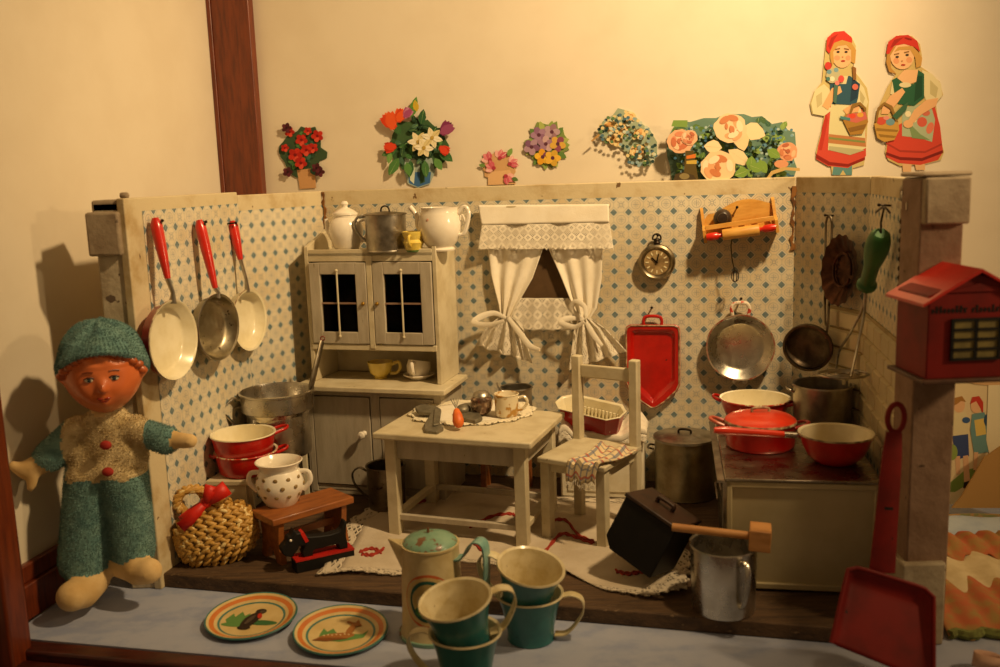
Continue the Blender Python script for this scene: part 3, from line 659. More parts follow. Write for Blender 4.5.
# local frame slightly skewed legs follow the top
b = MB().box((0, 0, TT - .03), (TW, TD, .06)); b.build('tabletop', greywood_lt, t, bevel=.014)
lx, ly = TW / 2 - .13, TD / 2 - .12
for sx in (-1, 1):
    for sy in (-1, 1): MB().box((sx * lx, sy * ly, (TT - .06) / 2), (.105, .105, TT - .06)).build('leg', greywood_lt, t, bevel=.008)
for sy in (-1, 1):
    MB().box((0, sy * (ly + .0), TT - .155), (2 * lx - .1, .04, .19)).build('apron', greywood, t, bevel=.004)
for sx in (-1, 1): MB().box((sx * (lx + .0), 0, TT - .155), (.04, 2 * ly - .1, .19)).build('apron', greywood, t, bevel=.004)
for sx in (-1, 1): MB().box((sx * lx, 0, .17), (.07, 2 * ly - .1, .05)).build('stretcher', greywood_lt, t, bevel=.004)
for sy in (-1, 1): MB().box((0, sy * ly, .17), (2 * lx - .1, .05, .05)).build('stretcher', greywood, t, bevel=.004)
# lace material and cloth helpers
def lace_mat(name, c, cells=(1, 1), hole=.30, pattern='dots'):
    m, nt, p = base(name); t_ = nt.nodes.new('ShaderNodeUVMap'); sp = nt.nodes.new('ShaderNodeSeparateXYZ'); nt.links.new(t_.outputs[0], sp.inputs[0])
    Uc = N(nt, sp.outputs[0]) * cells[0]; Vc = N(nt, sp.outputs[1]) * cells[1]
    p_ = (Uc + Vc); q_ = (Uc - Vc)
    a = (p_.fract() - .5).abs(); b_ = (q_.fract() - .5).abs(); holes = a.mx(b_).lt(hole)
    big = ((Uc * .25).fract() - .5).abs() + ((Vc * .25).fract() - .5).abs()
    solid = (big - .35).abs().lt(.09)
    h = holes * (1.0 - solid) * .95
    p.inputs['Base Color'].default_value = lin(c); p.inputs['Roughness'].default_value = .9
    al = 1.0 - h; nt.links.new(al.o, p.inputs['Alpha']); return m
lace = lace_mat('white crochet lace', '#ebe2ce', (1, 1), .31)
lace_f = lace_mat('grey white crochet lace', '#cdc0aa', (1, 1), .33)
def sheet(nu, nv, fn, uvs=(1, 1), mat=0, b=None):
    b = b or MB(); vs = []; uv = []
    for j in range(nv + 1):
        for i in range(nu + 1):
            vs.append(fn(i / nu, j / nv)); uv.append((i / nu * uvs[0], j / nv * uvs[1]))
    W = nu + 1; fs = [(j * W + i, j * W + i + 1, (j + 1) * W + i + 1, (j + 1) * W + i) for j in range(nv) for i in range(nu)]
    return b.add(vs, fs, mat, uv)
# doily
dc = (atz(410, 418, TT) + atz(533, 408, TT)) / 2; DR = (atz(533, 408, TT) - atz(410, 418, TT)).length / 2
def dfn(u, v):
    a = 2 * PI * u; r = v * (1 + (.04 * math.cos(14 * a) if v > .9 else 0)); z = .006 + .012 * abs(math.sin(7 * a + 1)) * v ** 3
    return (DR * r * math.cos(a), DR * .82 * r * math.sin(a), z)
dl = lace_mat('ivory crochet doily', '#e9dfc4', (1, 1), .18)
t = thing('doily', 'oval ivory crocheted doily with scalloped edge lying on the table', 'doily', (dc.x, dc.y, TT), R(3))
sheet(84, 10, lambda u, v: dfn(u, v * .78), (60, 10)).build('centre', linen, t, solid=.01)
sheet(84, 6, lambda u, v: dfn(u, .78 + v * .22), (56, 4)).build('lace_edge', dl, t, solid=.012)
ZD = TT + .022
# grey metal cutlery and carrot
p = atz(443, 418, ZD)
t = thing('toy_fork', 'flat grey metal toy fork with broad end lying on front left of the doily', 'fork', (p.x - .02, p.y - .02, ZD + .01), R(0), rot=(R(5), R(0), R(-8)))
t.scale = (.95, 1.7, 1.2)
gm = mat('dull grey pewter', '#8a8371', '#6e6857', .55, .6, ns=9, bump=.2)
def flat(name, poly, z0, z1, m_, par, **k): return MB().slab(poly, z0, z1).build(name, m_, par, bevel=.006, **k)
flat('fork_blade', [(-.30, .12), (-.24, .17), (-.1, .14), (-.02, .08), (.03, -.12), (.1, -.2), (.06, -.27), (-.06, -.25), (-.1, -.16), (-.1, .02), (-.24, .04)], 0, .03, gm, t)
flat('raised_rib', [(-.08, .06), (-.04, .06), (.05, -.18), (.0, -.2)], .03, .045, gm, t)
p = atz(466, 415, ZD)
t = thing('toy_knife', 'dull grey metal toy server lying crossed under the orange carrot', 'server', (p.x, p.y, ZD), R(-12))
t.scale = (1, 1.5, 1.2)
flat('server_blade', [(-.10, .22), (-.02, .24), (.08, .06), (.2, -.12), (.16, -.2), (.02, -.15), (-.06, .0)], 0, .028, gm, t)
MB().ball((-.03, .02, .04), (.07, .06, .04), seg=14, rings=8).build('rose_ornament', gm, t)
p = atz(458, 424, ZD + .03)
t = thing('toy_carrot', 'small orange toy carrot lying on grey cutlery on the table', 'carrot', (p.x, p.y, ZD + .085), 0, rot=(R(-38), R(-10), R(0)))
t.scale = (.85, .85, .72)
b = MB().lathe([(0, -.13), (.03, -.12), (.055, -.08), (.06, -.03), (.05, .04), (.03, .11), (.012, .13), (0, .135)], 18); b.build('root', mat('orange carrot', '#e0702a', '#d05c1c', .5, ns=12), t)
b = MB()
for k in range(4): b.tube([(0, 0, .12), ((k - 1.5) * .015, 0, .2), ((k - 1.5) * .03, .01, .28)], .005, 5)
b.build('stalk', gm, t)
p = atz(482, 414, ZD)
t = thing('salt_shaker', 'little round mercury glass shaker with metal cap standing on doily', 'shaker', (p.x, p.y, ZD), 0)
MB().lathe([(0, 0), (.05, 0), (.085, .03), (.105, .09), (.10, .15), (.07, .18)], 28).build('glass_body', mat('brown silvered glass', '#a58f7c', '#6e5646', .15, .7, ns=14, lo=.45, hi=.6), t)
MB().lathe([(.078, .165), (.082, .18), (.07, .205), (.04, .22), (0, .225)], 24).build('cap', tin, t)
p = atz(507, 417, ZD)
t = thing('gilt_cup', 'straight cream and gilt flowered cup with handle at right standing on doily', 'cup', (p.x, p.y + .06, ZD), 0)
MB().lathe([(0, 0), (.095, 0), (.102, .01), (.106, .02), (.112, .2), (.118, .205), (.112, .21), (.104, .2), (.098, .02), (0, .015)], 44).build('body', gilt, t)
MB().tube(smoothpath([(.1, -.02, .165), (.16, -.03, .18), (.19, -.04, .13), (.15, -.03, .07), (.1, -.02, .05)]), .014, 8).build('handle', gilt, t)
# ================================================================== bench with tin pan behind the table
footstool('orange-brown wooden stool standing behind the table by the back wall', (.02, 9.38, 0), R(-12), .62, .3, .74)
t = thing('tin_saucepan', 'small tin saucepan with beaded rim standing behind the table', 'saucepan', (.15, 9.42, .74), 0)
b = MB().lathe([(0, 0), (.15, 0), (.155, .01), (.155, .1), (.163, .11), (.155, .12), (.155, .3), (.168, .305), (.165, .318), (.15, .31), (.148, .02), (0, .015)], 44); b.build('body', tin, t)
b = MB().tube([(-.16, -.05, .28), (-.19, -.07, .34), (-.2, -.07, .38)], .008, 6); b.build('hook', tin, t)
# ================================================================== chair
SZ = .76
cs = [atz(*a, SZ) for a in ((536, 456), (601, 473), (645, 442), (578, 435))]; cc = sum(cs, Vector()) / 4
CHR = R(-33); CWd, CDp = .66, .74
t = thing('wooden_chair', 'ivory painted wooden toy chair with open ladder back beside the table', 'chair', (cc.x + .0, cc.y + .0, 0), CHR)
MB().box((0, 0, SZ - .025), (CWd, CDp, .05)).build('seat', greywood_lt, t, bevel=.012)
for sx in (-1, 1):
    MB().box((sx * (CWd / 2 - .06), -CDp / 2 + .07, SZ / 2 - .025), (.09, .09, SZ - .05)).build('front_leg', greywood_lt, t, bevel=.008)
    MB().box((sx * (CWd / 2 - .045), CDp / 2 - .05, .77), (.085, .085, 1.54)).build('back_post', greywood_lt, t, bevel=.012)
MB().box((0, CDp / 2 - .05, 1.40), (CWd - .17, .04, .12)).build('top_rail', greywood_lt, t, bevel=.012)
for sx in (-1, 1): MB().box((sx * (CWd / 2 - .055), 0, SZ - .09), (.035, CDp - .16, .08)).build('seat_rail', greywood_lt, t)
MB().box((0, -CDp / 2 + .07, SZ - .09), (CWd - .2, .035, .08)).build('seat_rail', greywood_lt, t)
# plaid towel on the seat
def plaid():
    m_, nt, p = base('plaid cotton'); t_ = nt.nodes.new('ShaderNodeUVMap'); sp = nt.nodes.new('ShaderNodeSeparateXYZ'); nt.links.new(t_.outputs[0], sp.inputs[0])
    Uc = N(nt, sp.outputs[0]); Vc = N(nt, sp.outputs[1])
    c = mixc(nt, ((Uc * 5.0).fract() - .5).abs().lt(.12) * .7, lin('#d6c29a'), lin('#5b6a82'))
    c = mixc(nt, ((Vc * 9.0).fract() - .5).abs().lt(.12) * .65, c, lin('#6a6f80'))
    c = mixc(nt, ((Vc * 4.5 + .3).fract() - .5).abs().lt(.06) * .8, c, lin('#b2543c'))
    nt.links.new(c, p.inputs['Base Color']); p.inputs['Roughness'].default_value = .95; return m_
rt = Matrix.Rotation(CHR, 4, 'Z'); seatM = Matrix.Translation((cc.x, cc.y, SZ)) @ rt
t = thing('plaid_towel', 'crumpled cream towel with blue and red checks draped over the chair seat', 'towel', seatM @ Vector((.1, -.1, 0)), CHR)
def tw(u, v):
    x = -.10 + .27 * u + .05 * math.sin(5 * v) + .12 * (1 - v) * (u - .3); y = .26 - v * .72; z = .02 + .018 * math.sin(12 * u + 4 * v) + .014 * math.sin(22 * u) + .012 * math.sin(9 * v)
    ey = -CDp / 2 + .1 - .01
    if y < ey: z -= (ey - y) * .95; y = ey - .012 - (ey - y) * .12
    return (x + .03, y, z)
sheet(24, 26, tw, (1, 1)).build('cloth', plaid(), t, solid=.008)
b = MB(); random.seed(5)
for k in range(22):
    q = Vector(tw(k / 21, 1.0)); b.tube([q, q + Vector((random.uniform(-.01, .01), -.01, -.03)), q + Vector((random.uniform(-.015, .015), -.005, -.055))], .003, 4)
b.build('fringe', linen, t)
# ================================================================== white chest, cloth, loaf tin
CC = Vector((1.0, 9.2, 0)); CRZ2 = R(-11); CHH = .6
t = thing('white_chest', 'white enamelled box cupboard behind the chair under the red loaf tin', 'chest', CC, CRZ2)
b = MB().box((0, 0, CHH / 2), (.82, .48, CHH)); b.build('body', ivory, t, bevel=.02)
MB().box((0, -.245, CHH / 2), (.68, .015, CHH - .14)).build('door', ivory, t, bevel=.01)
for x in (-.34, .34):
    for y in (-.18, .18): MB().box((x, y, .012), (.08, .08, .024)).build('foot', iron, t)
MB().box((0, -.0, CHH + .01), (.84, .5, .03)).build('lid', ivory, t, bevel=.01)
t = thing('lace_cloth', 'small rumpled white lace cloth lying on top of the white chest', 'cloth', CC + Vector((0, 0, CHH + .03)), CRZ2)
def cl(u, v):
    x = -.42 + .86 * u; y = .24 - .5 * v; z = .02 + .03 * (1 + math.sin(11 * u + 3 * v)) * abs(u - .45) * 1.6 + .012 * math.sin(20 * v + 6 * u)
    if u > .72: z += .13 * math.sin((u - .72) / .28 * PI) * (.35 + .65 * (1 - v))
    if u < .16: z += .07 * math.sin(u / .16 * PI) * (.5 + .5 * v)
    if v > .96: z -= .05
    return (x, y, z)
sheet(40, 24, cl, (20, 10)).build('cloth', linen, t, solid=.012)
def cl2(u, v):
    q = Vector(cl(u, 1)); return (q.x, q.y - .012 - .01 * v, q.z - v * (.07 + .015 * abs(math.sin(u * 40))))
sheet(60, 4, cl2, (44, 4)).build('lace_edge', lace, t, solid=.008)
a = atz(556, 407, .93); e_ = atz(625, 433, .85)
LPc = CC + Vector((-.12, -.06, CHH + .10)); a_ = R(-36)
t = thing('loaf_tin', 'long red enamel loaf tin with ribbed cream inside resting on white chest', 'loaf tin', LPc, rot=(R(15), R(5), a_))
def octo(L, W, c): return [(-L, -W + c), (-L + c, -W), (L - c, -W), (L, -W + c), (L, W - c), (L - c, W), (-L + c, W), (-L, W - c)]
o1 = octo(.36, .155, .1); o0 = octo(.30, .11, .08); b = MB(); h_ = .2
rings = [(octo(.28, .10, .07), 0), (o0, 0), (o1, h_), (octo(.372, .167, .1), h_ + .006), (octo(.368, .163, .1), h_ + .018), (octo(.345, .14, .09), h_ + .006), (octo(.295, .1, .075), .03), (octo(.02, .01, .005), .03)]
vs = [(x, y, z) for o_, z in rings for x, y in o_]; fs = [tuple(range(8))[::-1]]; ms = [1]
for i in range(len(rings) - 1):
    for k in range(8): fs.append((i * 8 + k, i * 8 + (k + 1) % 8, (i + 1) * 8 + (k + 1) % 8, (i + 1) * 8 + k)); ms.append(1 if i < 3 else 0)
fs.append(tuple((len(rings) - 1) * 8 + k for k in range(8))); ms.append(0)
b.add(vs, fs, ms); b.build('tin_body', [creamE, redE], t, bevel=.004)
b = MB()
for i in range(13): b.tube([(-.25 + i * .0415, -.105, .13), (-.25 + i * .0415, -.085, .04), (-.25 + i * .0415, .085, .04), (-.25 + i * .0415, .105, .13)], .013, 8)
b.build('ribs', creamE, t)
# ================================================================== stock pot with lid
SP = Vector((1.78, 9.02, 0))
t = thing('stock_pot', 'tall tin stock pot with flat lid standing on floor left of stove', 'pot', SP, R(-20))
r = .292
b = MB().lathe([(0, 0), (r, 0), (r + .008, .012), (r, .03), (r, .57), (r + .01, .58), (r - .01, .58), (r - .01, .03), (0, .02)], 64); b.build('body', mat('brownish tin', '#a09478', '#84775c', .42, 1, ns=5), t)
b = MB().lathe([(0, .625), (.16, .62), (.2, .605), (.27, .6), (.305, .598), (.308, .575), (.30, .575)], 64); l = b.build('lid', tin, t)
b = MB().tube(smoothpath([(-.06, 0, .615), (-.055, -.01, .655), (0, -.012, .665), (.055, -.01, .655), (.06, 0, .615)]), .011, 8); b.build('lid_handle', iron, l)
for s in (-1, 1): MB().tube(smoothpath([(s * r, -.07, .46), (s * (r + .06), -.06, .47), (s * (r + .07), 0, .47), (s * (r + .06), .06, .47), (s * r, .07, .46)]), .01, 8).build('handle', tin_d, t)
# ================================================================== coal box
t = thing('coal_box', 'black box-shaped coal scuttle tipped on its edge on the lace rug', 'coal scuttle', (1.13, 7.10, .0), rot=(Matrix.Rotation(R(26), 3, 'Y') @ Matrix.Rotation(R(4), 3, 'X') @ Matrix.Rotation(R(-36), 3, 'Z')).to_euler())
b = MB().box((0, 0, 0), (.42, .44, .40)); 
vs_ = [(-.21, -.22, -.13), (-.14, -.22, -.2), (.21, -.22, -.2), (.21, -.22, .2), (-.21, -.22, .2)]
vs_ = [(v[0] * 1.12, v[1] * 1.05, v[2] * 1.1) for v in vs_]; b = MB(); n = 5; vs = [Vector(v) for v in vs_] + [Vector((v[0], .23, v[2])) for v in vs_]
cm_ = t.rotation_euler.to_matrix(); t.location.z = .03 - min((cm_ @ v).z for v in vs)
b.add(vs, [tuple(range(n)), tuple(range(2 * n - 1, n - 1, -1))] + [(i, i + n, (i + 1) % n + n, (i + 1) % n) for i in range(n)]); b.build('box_body', blackp, t, bevel=.012)
MB().box((0, 0, .232), (.49, .49, .03)).build('lid', brownblk, t, bevel=.008)
MB().box((-.24, 0, .02), (.012, .34, .26)).build('side_panel', brownblk, t, bevel=.004)
b = MB().tube(smoothpath([(-.07, 0, .24), (-.07, 0, .285), (-.05, 0, .295), (.05, 0, .295), (.07, 0, .285), (.07, 0, .24)]), .018, 8, flat=1.6, up=(0, 0, 1)); b.build('handle', brownblk, t)
# mug with mallet
MG = atz(722, 605, 0); MG = Vector((MG.x, MG.y - .04, 0))
tin_mug('big shiny tin mug at front of plank floor holding a wooden mallet', MG, .238, .485, R(-72), tin_b, sx=.45)
a = aty(672, 527, 6.6); e = aty(748, 536, 6.45)
hc = aty(760, 537, 6.44)
zr = .5 + .017 + .03
a = Vector((a.x, a.y, max(a.z, .5))); 
d = (hc - a); rz = math.atan2(d.y, d.x)
t = thing('mallet', 'small pale wooden mallet laid across the rim of the big tin mug', 'mallet', hc, rot=(R(0), -math.atan2(d.z, math.hypot(d.x, d.y)), rz))
MB().tube([(-d.length, 0, 0), (-.05, 0, 0)], .03, 12).build('handle', malletwood, t)
MB().box((0, .0, 0), (.15, .2, .155)).build('head', malletwood, t, bevel=.008)
# ================================================================== stove
VZ = .89; VR = R(-10.5)
fl = atz(727, 478, VZ); SV = fl
t = thing('toy_stove', 'grey beige sheet-metal toy stove with steel top at right against tiles', 'stove', (fl.x, fl.y, 0), VR)
VW, VD = 1.09, 1.72
b = MB().box((VW / 2, VD / 2, VZ / 2 - .0), (VW - .03, VD - .03, VZ - .05)); b.build('stove_body', stovem, t, bevel=.02)
b = MB().box((VW / 2, .008, VZ - .05), (VW, .03, .05)); b.box((VW / 2, .008, .045), (VW, .03, .05)); b.box((.02, .008, VZ / 2), (.04, .03, VZ - .04)); b.box((VW - .02, .008, VZ / 2), (.04, .03, VZ - .04))
b.build('end_frame', stovem, t, bevel=.01)
b = MB().box((VW / 2, VD / 2, VZ - .012), (VW + .03, VD + .03, .024)); b.build('top_plate', stovetop, t, bevel=.008)
MB().box((VW / 2, VD / 2, .012), (VW - .1, VD - .1, .02)).build('plinth', blackp, t)
for y0, y1, z0, z1 in ((.12, .62, .12, .78), (.72, 1.3, .12, .5), (.72, 1.3, .55, .8)):
    b = MB().box((.008, (y0 + y1) / 2, (z0 + z1) / 2), (.02, y1 - y0, z1 - z0)); dd = b.build('oven_door', mat('dark steel door', '#4a443a', '#2f2a23', .35, .9, ns=5), t, bevel=.006)
    MB().tube([(-.03, y0 + .08, z1 - .06), (-.03, y1 - .08, z1 - .06)], .01, 8).build('door_bar', tin, dd)
MB().box((-.012, .04, VZ / 2), (.03, .04, VZ - .08)).build('edge_strip', tin, t)
MB().box((-.045, VD / 2, VZ - .03), (.05, VD, .02)).build('towel_rail', tin, t)
# on the stove
p = atz(761, 446, VZ + .004); CP = Vector((p.x, p.y + .03, VZ + .002))
t = thing('lidded_casserole', 'orange-red enamel casserole with domed lid at front left of stove top', 'casserole', CP, 0)
r = .278
b = MB().lathe([(0, 0), (r * .95, 0), (r * .99, .015), (r, .03), (r * 1.03, .2), (r * 1.05, .21), (r, .21), (r * .95, .03), (0, .02)], 60); b.build('body', redE, t)
b = MB().lathe([(0, .285), (.06, .287), (.13, .28), (.2, .265), (.255, .25), (r * 1.04, .225), (r * 1.05, .21), (r, .21)], 60); l = b.build('lid', redO, t)
b = MB().lathe([(r * 1.03, .228), (r * 1.045, .222), (r * 1.055, .208), (r * 1.04, .204)], 60); b.build('worn_rim', rimE, l)
b = MB().tube(smoothpath([(-.07, 0, .28), (-.065, 0, .315), (0, 0, .322), (.065, 0, .315), (.07, 0, .28)]), .012, 8, flat=.8); b.build('lid_handle', rimE, l)
MB().tube(loop_handle(r, .17, R(165), .08, .13, rise=.05), .015, 8).build('handle', mat('faded pink red enamel', '#c8644a', '#b04e38', .35), t)
MB().tube(loop_handle(r, .17, R(-10), .08, .11, rise=.03), .015, 8).build('handle', redE, t)
p = atz(836, 462, VZ + .004)
BP = Vector((p.x, p.y + .02, VZ + .002)); r = .27
t = thing('handled_bowl', 'red enamel saucepan with cream inside and long red handle pointing left', 'saucepan', BP, 0)
b = MB().lathe([(0, 0, 1), (.14, 0, 1), (.16, .012, 1), (.21, .06, 1), (.25, .14, 1), (r, .22, 2), (r + .018, .226, 2), (r + .014, .238, 0), (r - .008, .23, 0), (.235, .13, 0), (.18, .05, 0), (0, .03, 0)], 60); b.build('body', [creamE, redE, rimE], t)
hA = Vector((-r * .93, .06, .2)); hE = aty(714, 430, BP.y + .02) - BP
hS = hA.lerp(hE, .2)
MB().tube([hA, hS], [.026, .026], 10).build('socket', tin_b, t)
pts = [hS.lerp(hE, i / 8) for i in range(9)]
MB().tube(pts, [.027, .029, .03, .03, .031, .032, .034, .035, .022], 12, flat=.8, up=(0, 0, 1)).build('handle', redO, t)
p = atz(755, 399, VZ + .17)
enamel_pan('enamel_dish', 'shallow red enamel pan with cream inside at back left of stove top', (p.x, p.y, VZ + .002), .31, .17, redE, creamE, redrim, R(5), cat='pan', flare=.85, handles=((R(-35), .09), (R(150), .08)))
p = atz(821, 382, VZ + .38)
t = thing('steel_pot', 'plain tin pot without lid at the back right of stove top', 'pot', (p.x, p.y - .05, VZ + .002), 0)
b = MB().lathe([(0, 0), (.245, 0), (.25, .012), (.25, .36), (.266, .365), (.264, .38), (.245, .372), (.242, .02), (0, .015)], 60); b.build('body', tin, t)
MB().tube(loop_handle(.24, .3, R(160), .07, .07), .01, 8).build('handle', tin, t)
# ================================================================== things hanging on the back wall
def wall_thing(name, label, cat, w, px, py, off=0, group=None, lean=0):
    h = w.hit(px, py, off); return thing(name, label, cat, h, w.rz, group, rot=(lean, 0, w.rz)), h
# pocket watch
t, h = wall_thing('pocket_watch', 'round pewter toy pocket watch hanging on wallpaper right of the curtain', 'watch', BW, 657, 262, .05)
Q = Matrix.Rotation(PI / 2, 4, 'X'); r = .178
b = MB().lathe([(0, -.03), (r * .9, -.03), (r, -.01), (r * 1.02, .02), (r * .97, .045), (r * .86, .055), (r * .78, .045), (r * .72, .03), (0, .03)], 48, 0, Q); b.build('watch_case', clockm, t)
MB().lathe([(0, .034), (r * .7, .034), (r * .7, .03)], 40, 0, Q).build('dial', mat('brown watch dial', '#a88c5c', '#6b5330', .5, ns=10), t)
for k in range(12):
    b = MB(); a = 2 * PI * k / 12; b.beam((math.sin(a) * r * .44, -.037, math.cos(a) * r * .44), (math.sin(a) * r * .62, -.037, math.cos(a) * r * .62), .012, .004, 0, up=(0, 1, 0)); b.build('hour_mark', mat('cream dial marks', '#e2d6ac', None, .5), t)
b = MB().beam((0, -.042, 0), (-.05, -.042, .05), .012, .004, up=(0, 1, 0)); b.beam((0, -.042, 0), (.02, -.042, .085), .01, .004, up=(0, 1, 0)); b.ball((0, -.042, 0), .012, seg=8, rings=5); b.build('hands', iron, t)
b = MB().lathe([(0, 0), (.03, 0), (.035, .015), (.028, .03), (.035, .04), (.025, .055), (0, .06)], 16, 0, Matrix.Translation((0, -.015, r))); b.tube(arc((0, -.015, r + .06), .04, -30, 210, 14), .009, 8); b.build('crown', iron, t)
# red tray
t, h = wall_thing('red_tray', 'long red enamel tray with pointed foot hanging on the wallpaper right of the chair', 'tray', BW, 653, 362, .03)
def trayp(s):
    W, T_, B_ = .272, .39, -.47
    pts = [(-W + .05, T_), (W - .05, T_), (W - .01, T_ - .02), (W, T_ - .06), (W, -.22), (W - .03, -.29), (.12, -.41), (.03, B_), (-.03, B_), (-.12, -.41), (-W + .03, -.29), (-W, -.22), (-W, T_ - .06), (-W + .01, T_ - .02)]
    return [(x * s if s == 1 else x - math.copysign(min(abs(x), (1 - s) * .5), x), z if s == 1 else (z - (1 - s) * .5 if z > 0 else z + (1 - s) * .5)) for x, z in pts]
P0 = trayp(1); P1 = trayp(.9); P2 = trayp(.84); n = len(P0)
vs = [(x, .02, z) for x, z in P2] + [(x, -.035, z) for x, z in P0] + [(x, -.05, z) for x, z in P0] + [(x, -.045, z) for x, z in P1] + [(x, -.005, z) for x, z in P2]
fs = []; 
for j in range(4):
    for k in range(n): fs.append((j * n + k, j * n + (k + 1) % n, (j + 1) * n + (k + 1) % n, (j + 1) * n + k))
fs += [tuple(range(n))[::-1], tuple(range(4 * n, 5 * n))]
b = MB().add(vs, fs); tr = b.build('tray_body', redE, t, bevel=.006)
b = MB().tube([Vector((x, -.05, z)) for x, z in trayp(.98)], .008, 6, closed=True); b.build('dark_rim', rimE, t)
b = MB().tube(smoothpath([(-.085, -.03, .37), (-.09, -.035, .43), (-.06, -.035, .47), (.06, -.035, .47), (.09, -.035, .43), (.085, -.03, .37)]), .017, 8); b.build('handle', redE, t)
# round steel pan
t, h = wall_thing('round_pan', 'large round tin pan with red and white handles hanging on wallpaper above the stove', 'pan', BW, 740, 346, .03)
r = .315; b = MB().lathe([(0, -.0), (r * .72, 0), (r * .8, .02), (r, .08), (r * 1.035, .083), (r * 1.03, .098), (r * .985, .09), (r * .76, .03), (r * .68, .016), (0, .016)], 64, 0, Q, wob=.006); b.build('pan_body', tin_b, t)
b = MB().lathe([(r * 1.0, .082), (r * 1.045, .08), (r * 1.045, .1), (r * 1.0, .098)], 64, 0, Q, wob=.006); b.build('worn_rim', mat('red and bare chipped rim', '#9a8c74', '#8d3a28', .4, ns=16), t)
ph = mat('red and white striped enamel', '#cf4a34', '#e8dcc6', .35, ns=13, lo=.47, hi=.5)
b = MB().tube(smoothpath([(-.075, -.05, r), (-.085, -.06, r + .07), (-.05, -.06, r + .12), (.05, -.06, r + .12), (.085, -.06, r + .07), (.075, -.05, r)]), .018, 8); b.build('handle', ph, t)
for x in (-.05, .05): MB().ball((x, -.06, -r - .03), (.025, .02, .025), seg=10, rings=8).build('foot_stud', white_china, t)
# spice shelf
t, h = wall_thing('spice_shelf', 'small honey-coloured wooden wall rack hanging crooked at upper right of back wall', 'rack', BW, 739, 222, .0); t.rotation_euler = (0, R(-7.5), BW.rz)
Wd = .335; b = MB(); pts = [(-Wd, -.1), (Wd, -.1), (Wd, .13)] + [(Wd - 2 * Wd * i / 12, .12 + .09 * math.sin(PI * min(1, i / 12 * 1.25))) for i in range(1, 12)] + [(-Wd, .06)]
b.prism(pts, -.03, -.012); b.build('back_board', yellowwood, t)
for s in (-1, 1):
    b = MB(); pts = [(-.012, -.14), (-.21, -.14), (-.22, -.02), (-.2, .0), (-.09, .02), (-.05, .17), (-.012, .19)]; x = s * Wd; n = len(pts)
    vs = [(x - .014, p[0], p[1]) for p in pts] + [(x + .014, p[0], p[1]) for p in pts]
    b.add(vs, [tuple(range(n)), tuple(range(2 * n - 1, n - 1, -1))] + [(i, i + n, (i + 1) % n + n, (i + 1) % n) for i in range(n)]); b.build('side_board', yellowwood, t)
b = MB().box((0, -.2, -.0), (2 * Wd - .03, .02, .045)); b.build('front_rail', yellowwood, t, bevel=.004)
MB().box((0, -.11, -.09), (2 * Wd - .03, .18, .02)).build('shelf_board', yellowwood, t)
for k in range(4): MB().lathe([(.03, -.05), (.034, 0), (.02, .03), (0, .035)], 12, 0, Matrix.Translation((-.1 + k * .12, -.13, -.03))).build('jar_peg', yellowwood, t)
shr = t.matrix_basis.copy()
M4 = Matrix.Translation(h) @ Euler((0, R(-7.5), BW.rz)).to_matrix().to_4x4()
p = M4 @ Vector((.0, -.235, -.085))
t = thing('rolling_pin', 'little wooden rolling pin with red handles resting across the wall rack', 'rolling pin', p, rot=(0, R(-7.5), BW.rz))
Qx = Matrix.Rotation(PI / 2, 4, 'Y')
MB().lathe([(0, -.17), (.048, -.17), (.052, -.16), (.052, .16), (.048, .17), (0, .17)], 24, 0, Qx).build('roller', yellowwood, t)
for s in (-1, 1):
    MB().lathe([(0, s * .17), (.02, s * .17), (.02, s * .2), (.036, s * .22), (.038, s * .28), (.03, s * .32), (0, s * .325)], 20, 0, Qx).build('handle', mat('red lacquer', '#d0240f', None, .3, coat=.4), t)
p = M4 @ Vector((-.15, -.11, .06))
t = thing('dark_ball_pot', 'dark brown round lidded jar standing at left in the wall rack', 'jar', p, BW.rz)
MB().ball((0, 0, -.0), (.088, .075, .095), seg=24, rings=14).build('body', mat('dark brown bakelite', '#3f3022', '#2c2018', .35, ns=5), t)
MB().lathe([(0, .0), (.05, .0), (.045, .012), (0, .016)], 20, 0, Matrix.Translation((0, -.07, .01)) @ Q).build('lid_knob', mat('dark brown bakelite', '#3f3022'), t)
p = BW.hit(731, 246, .2)
t = thing('wire_whisk', 'thin dark twisted wire whisk hanging under the wall rack', 'whisk', p, BW.rz)
b = MB().tube([(0.01, 0, .09), (-.0, 0, 0), (.01, 0, -.12), (.035, 0, -.24)], .006, 6); b.build('stem', wiremat, t)
b = MB()
for k in range(3): b.tube([Vector((.04, 0, -.29)) + Vector((.035 * math.cos(a) * math.cos(k * 1.05), .035 * math.cos(a) * math.sin(k * 1.05), .055 * math.sin(a))) for a in [2 * PI * i / 16 for i in range(16)]], .0045, 5, closed=True)
b.build('wire_loops', wiremat, t)
# ================================================================== right walls
w = CR; off = .12
hT = w.hit(829, 218, .06); hB = w.hit(809, 346, .21)
t = thing('skimmer', 'dark round sieve ladle with long wire handle hanging on the wallpaper above the stove', 'skimmer', hB, w.rz)
d = hT - hB; inv = Matrix.Rotation(-w.rz, 3, 'Z'); d = inv @ d
hinge = inv @ (w.hit(826, 330, .12) - hB)
Qs = Matrix.Rotation(R(42), 4, 'Z') @ Matrix.Rotation(R(8), 4, 'X') @ Q
r = .205
b = MB().lathe([(0, -.06), (r * .6, -.055), (r * .9, -.03), (r, .02), (r * 1.03, .03), (r * .96, .03), (r * .85, -.01), (r * .55, -.035), (0, -.04)], 40, 0, Qs); b.build('sieve_bowl', mat('dark brown blackened tin', '#6a5c4a', '#46392c', .5, .8, ns=9), t)
b = MB().lathe([(r * .99, .02), (r * 1.08, .02), (r * 1.08, .07), (r * .99, .07), (r * .99, .02)], 40, 0, Qs); b.build('rim_band', mat('dark worn tin band', '#6a5e4c', '#41362a', .45, 1, ns=9), t)
top = d; b = MB()
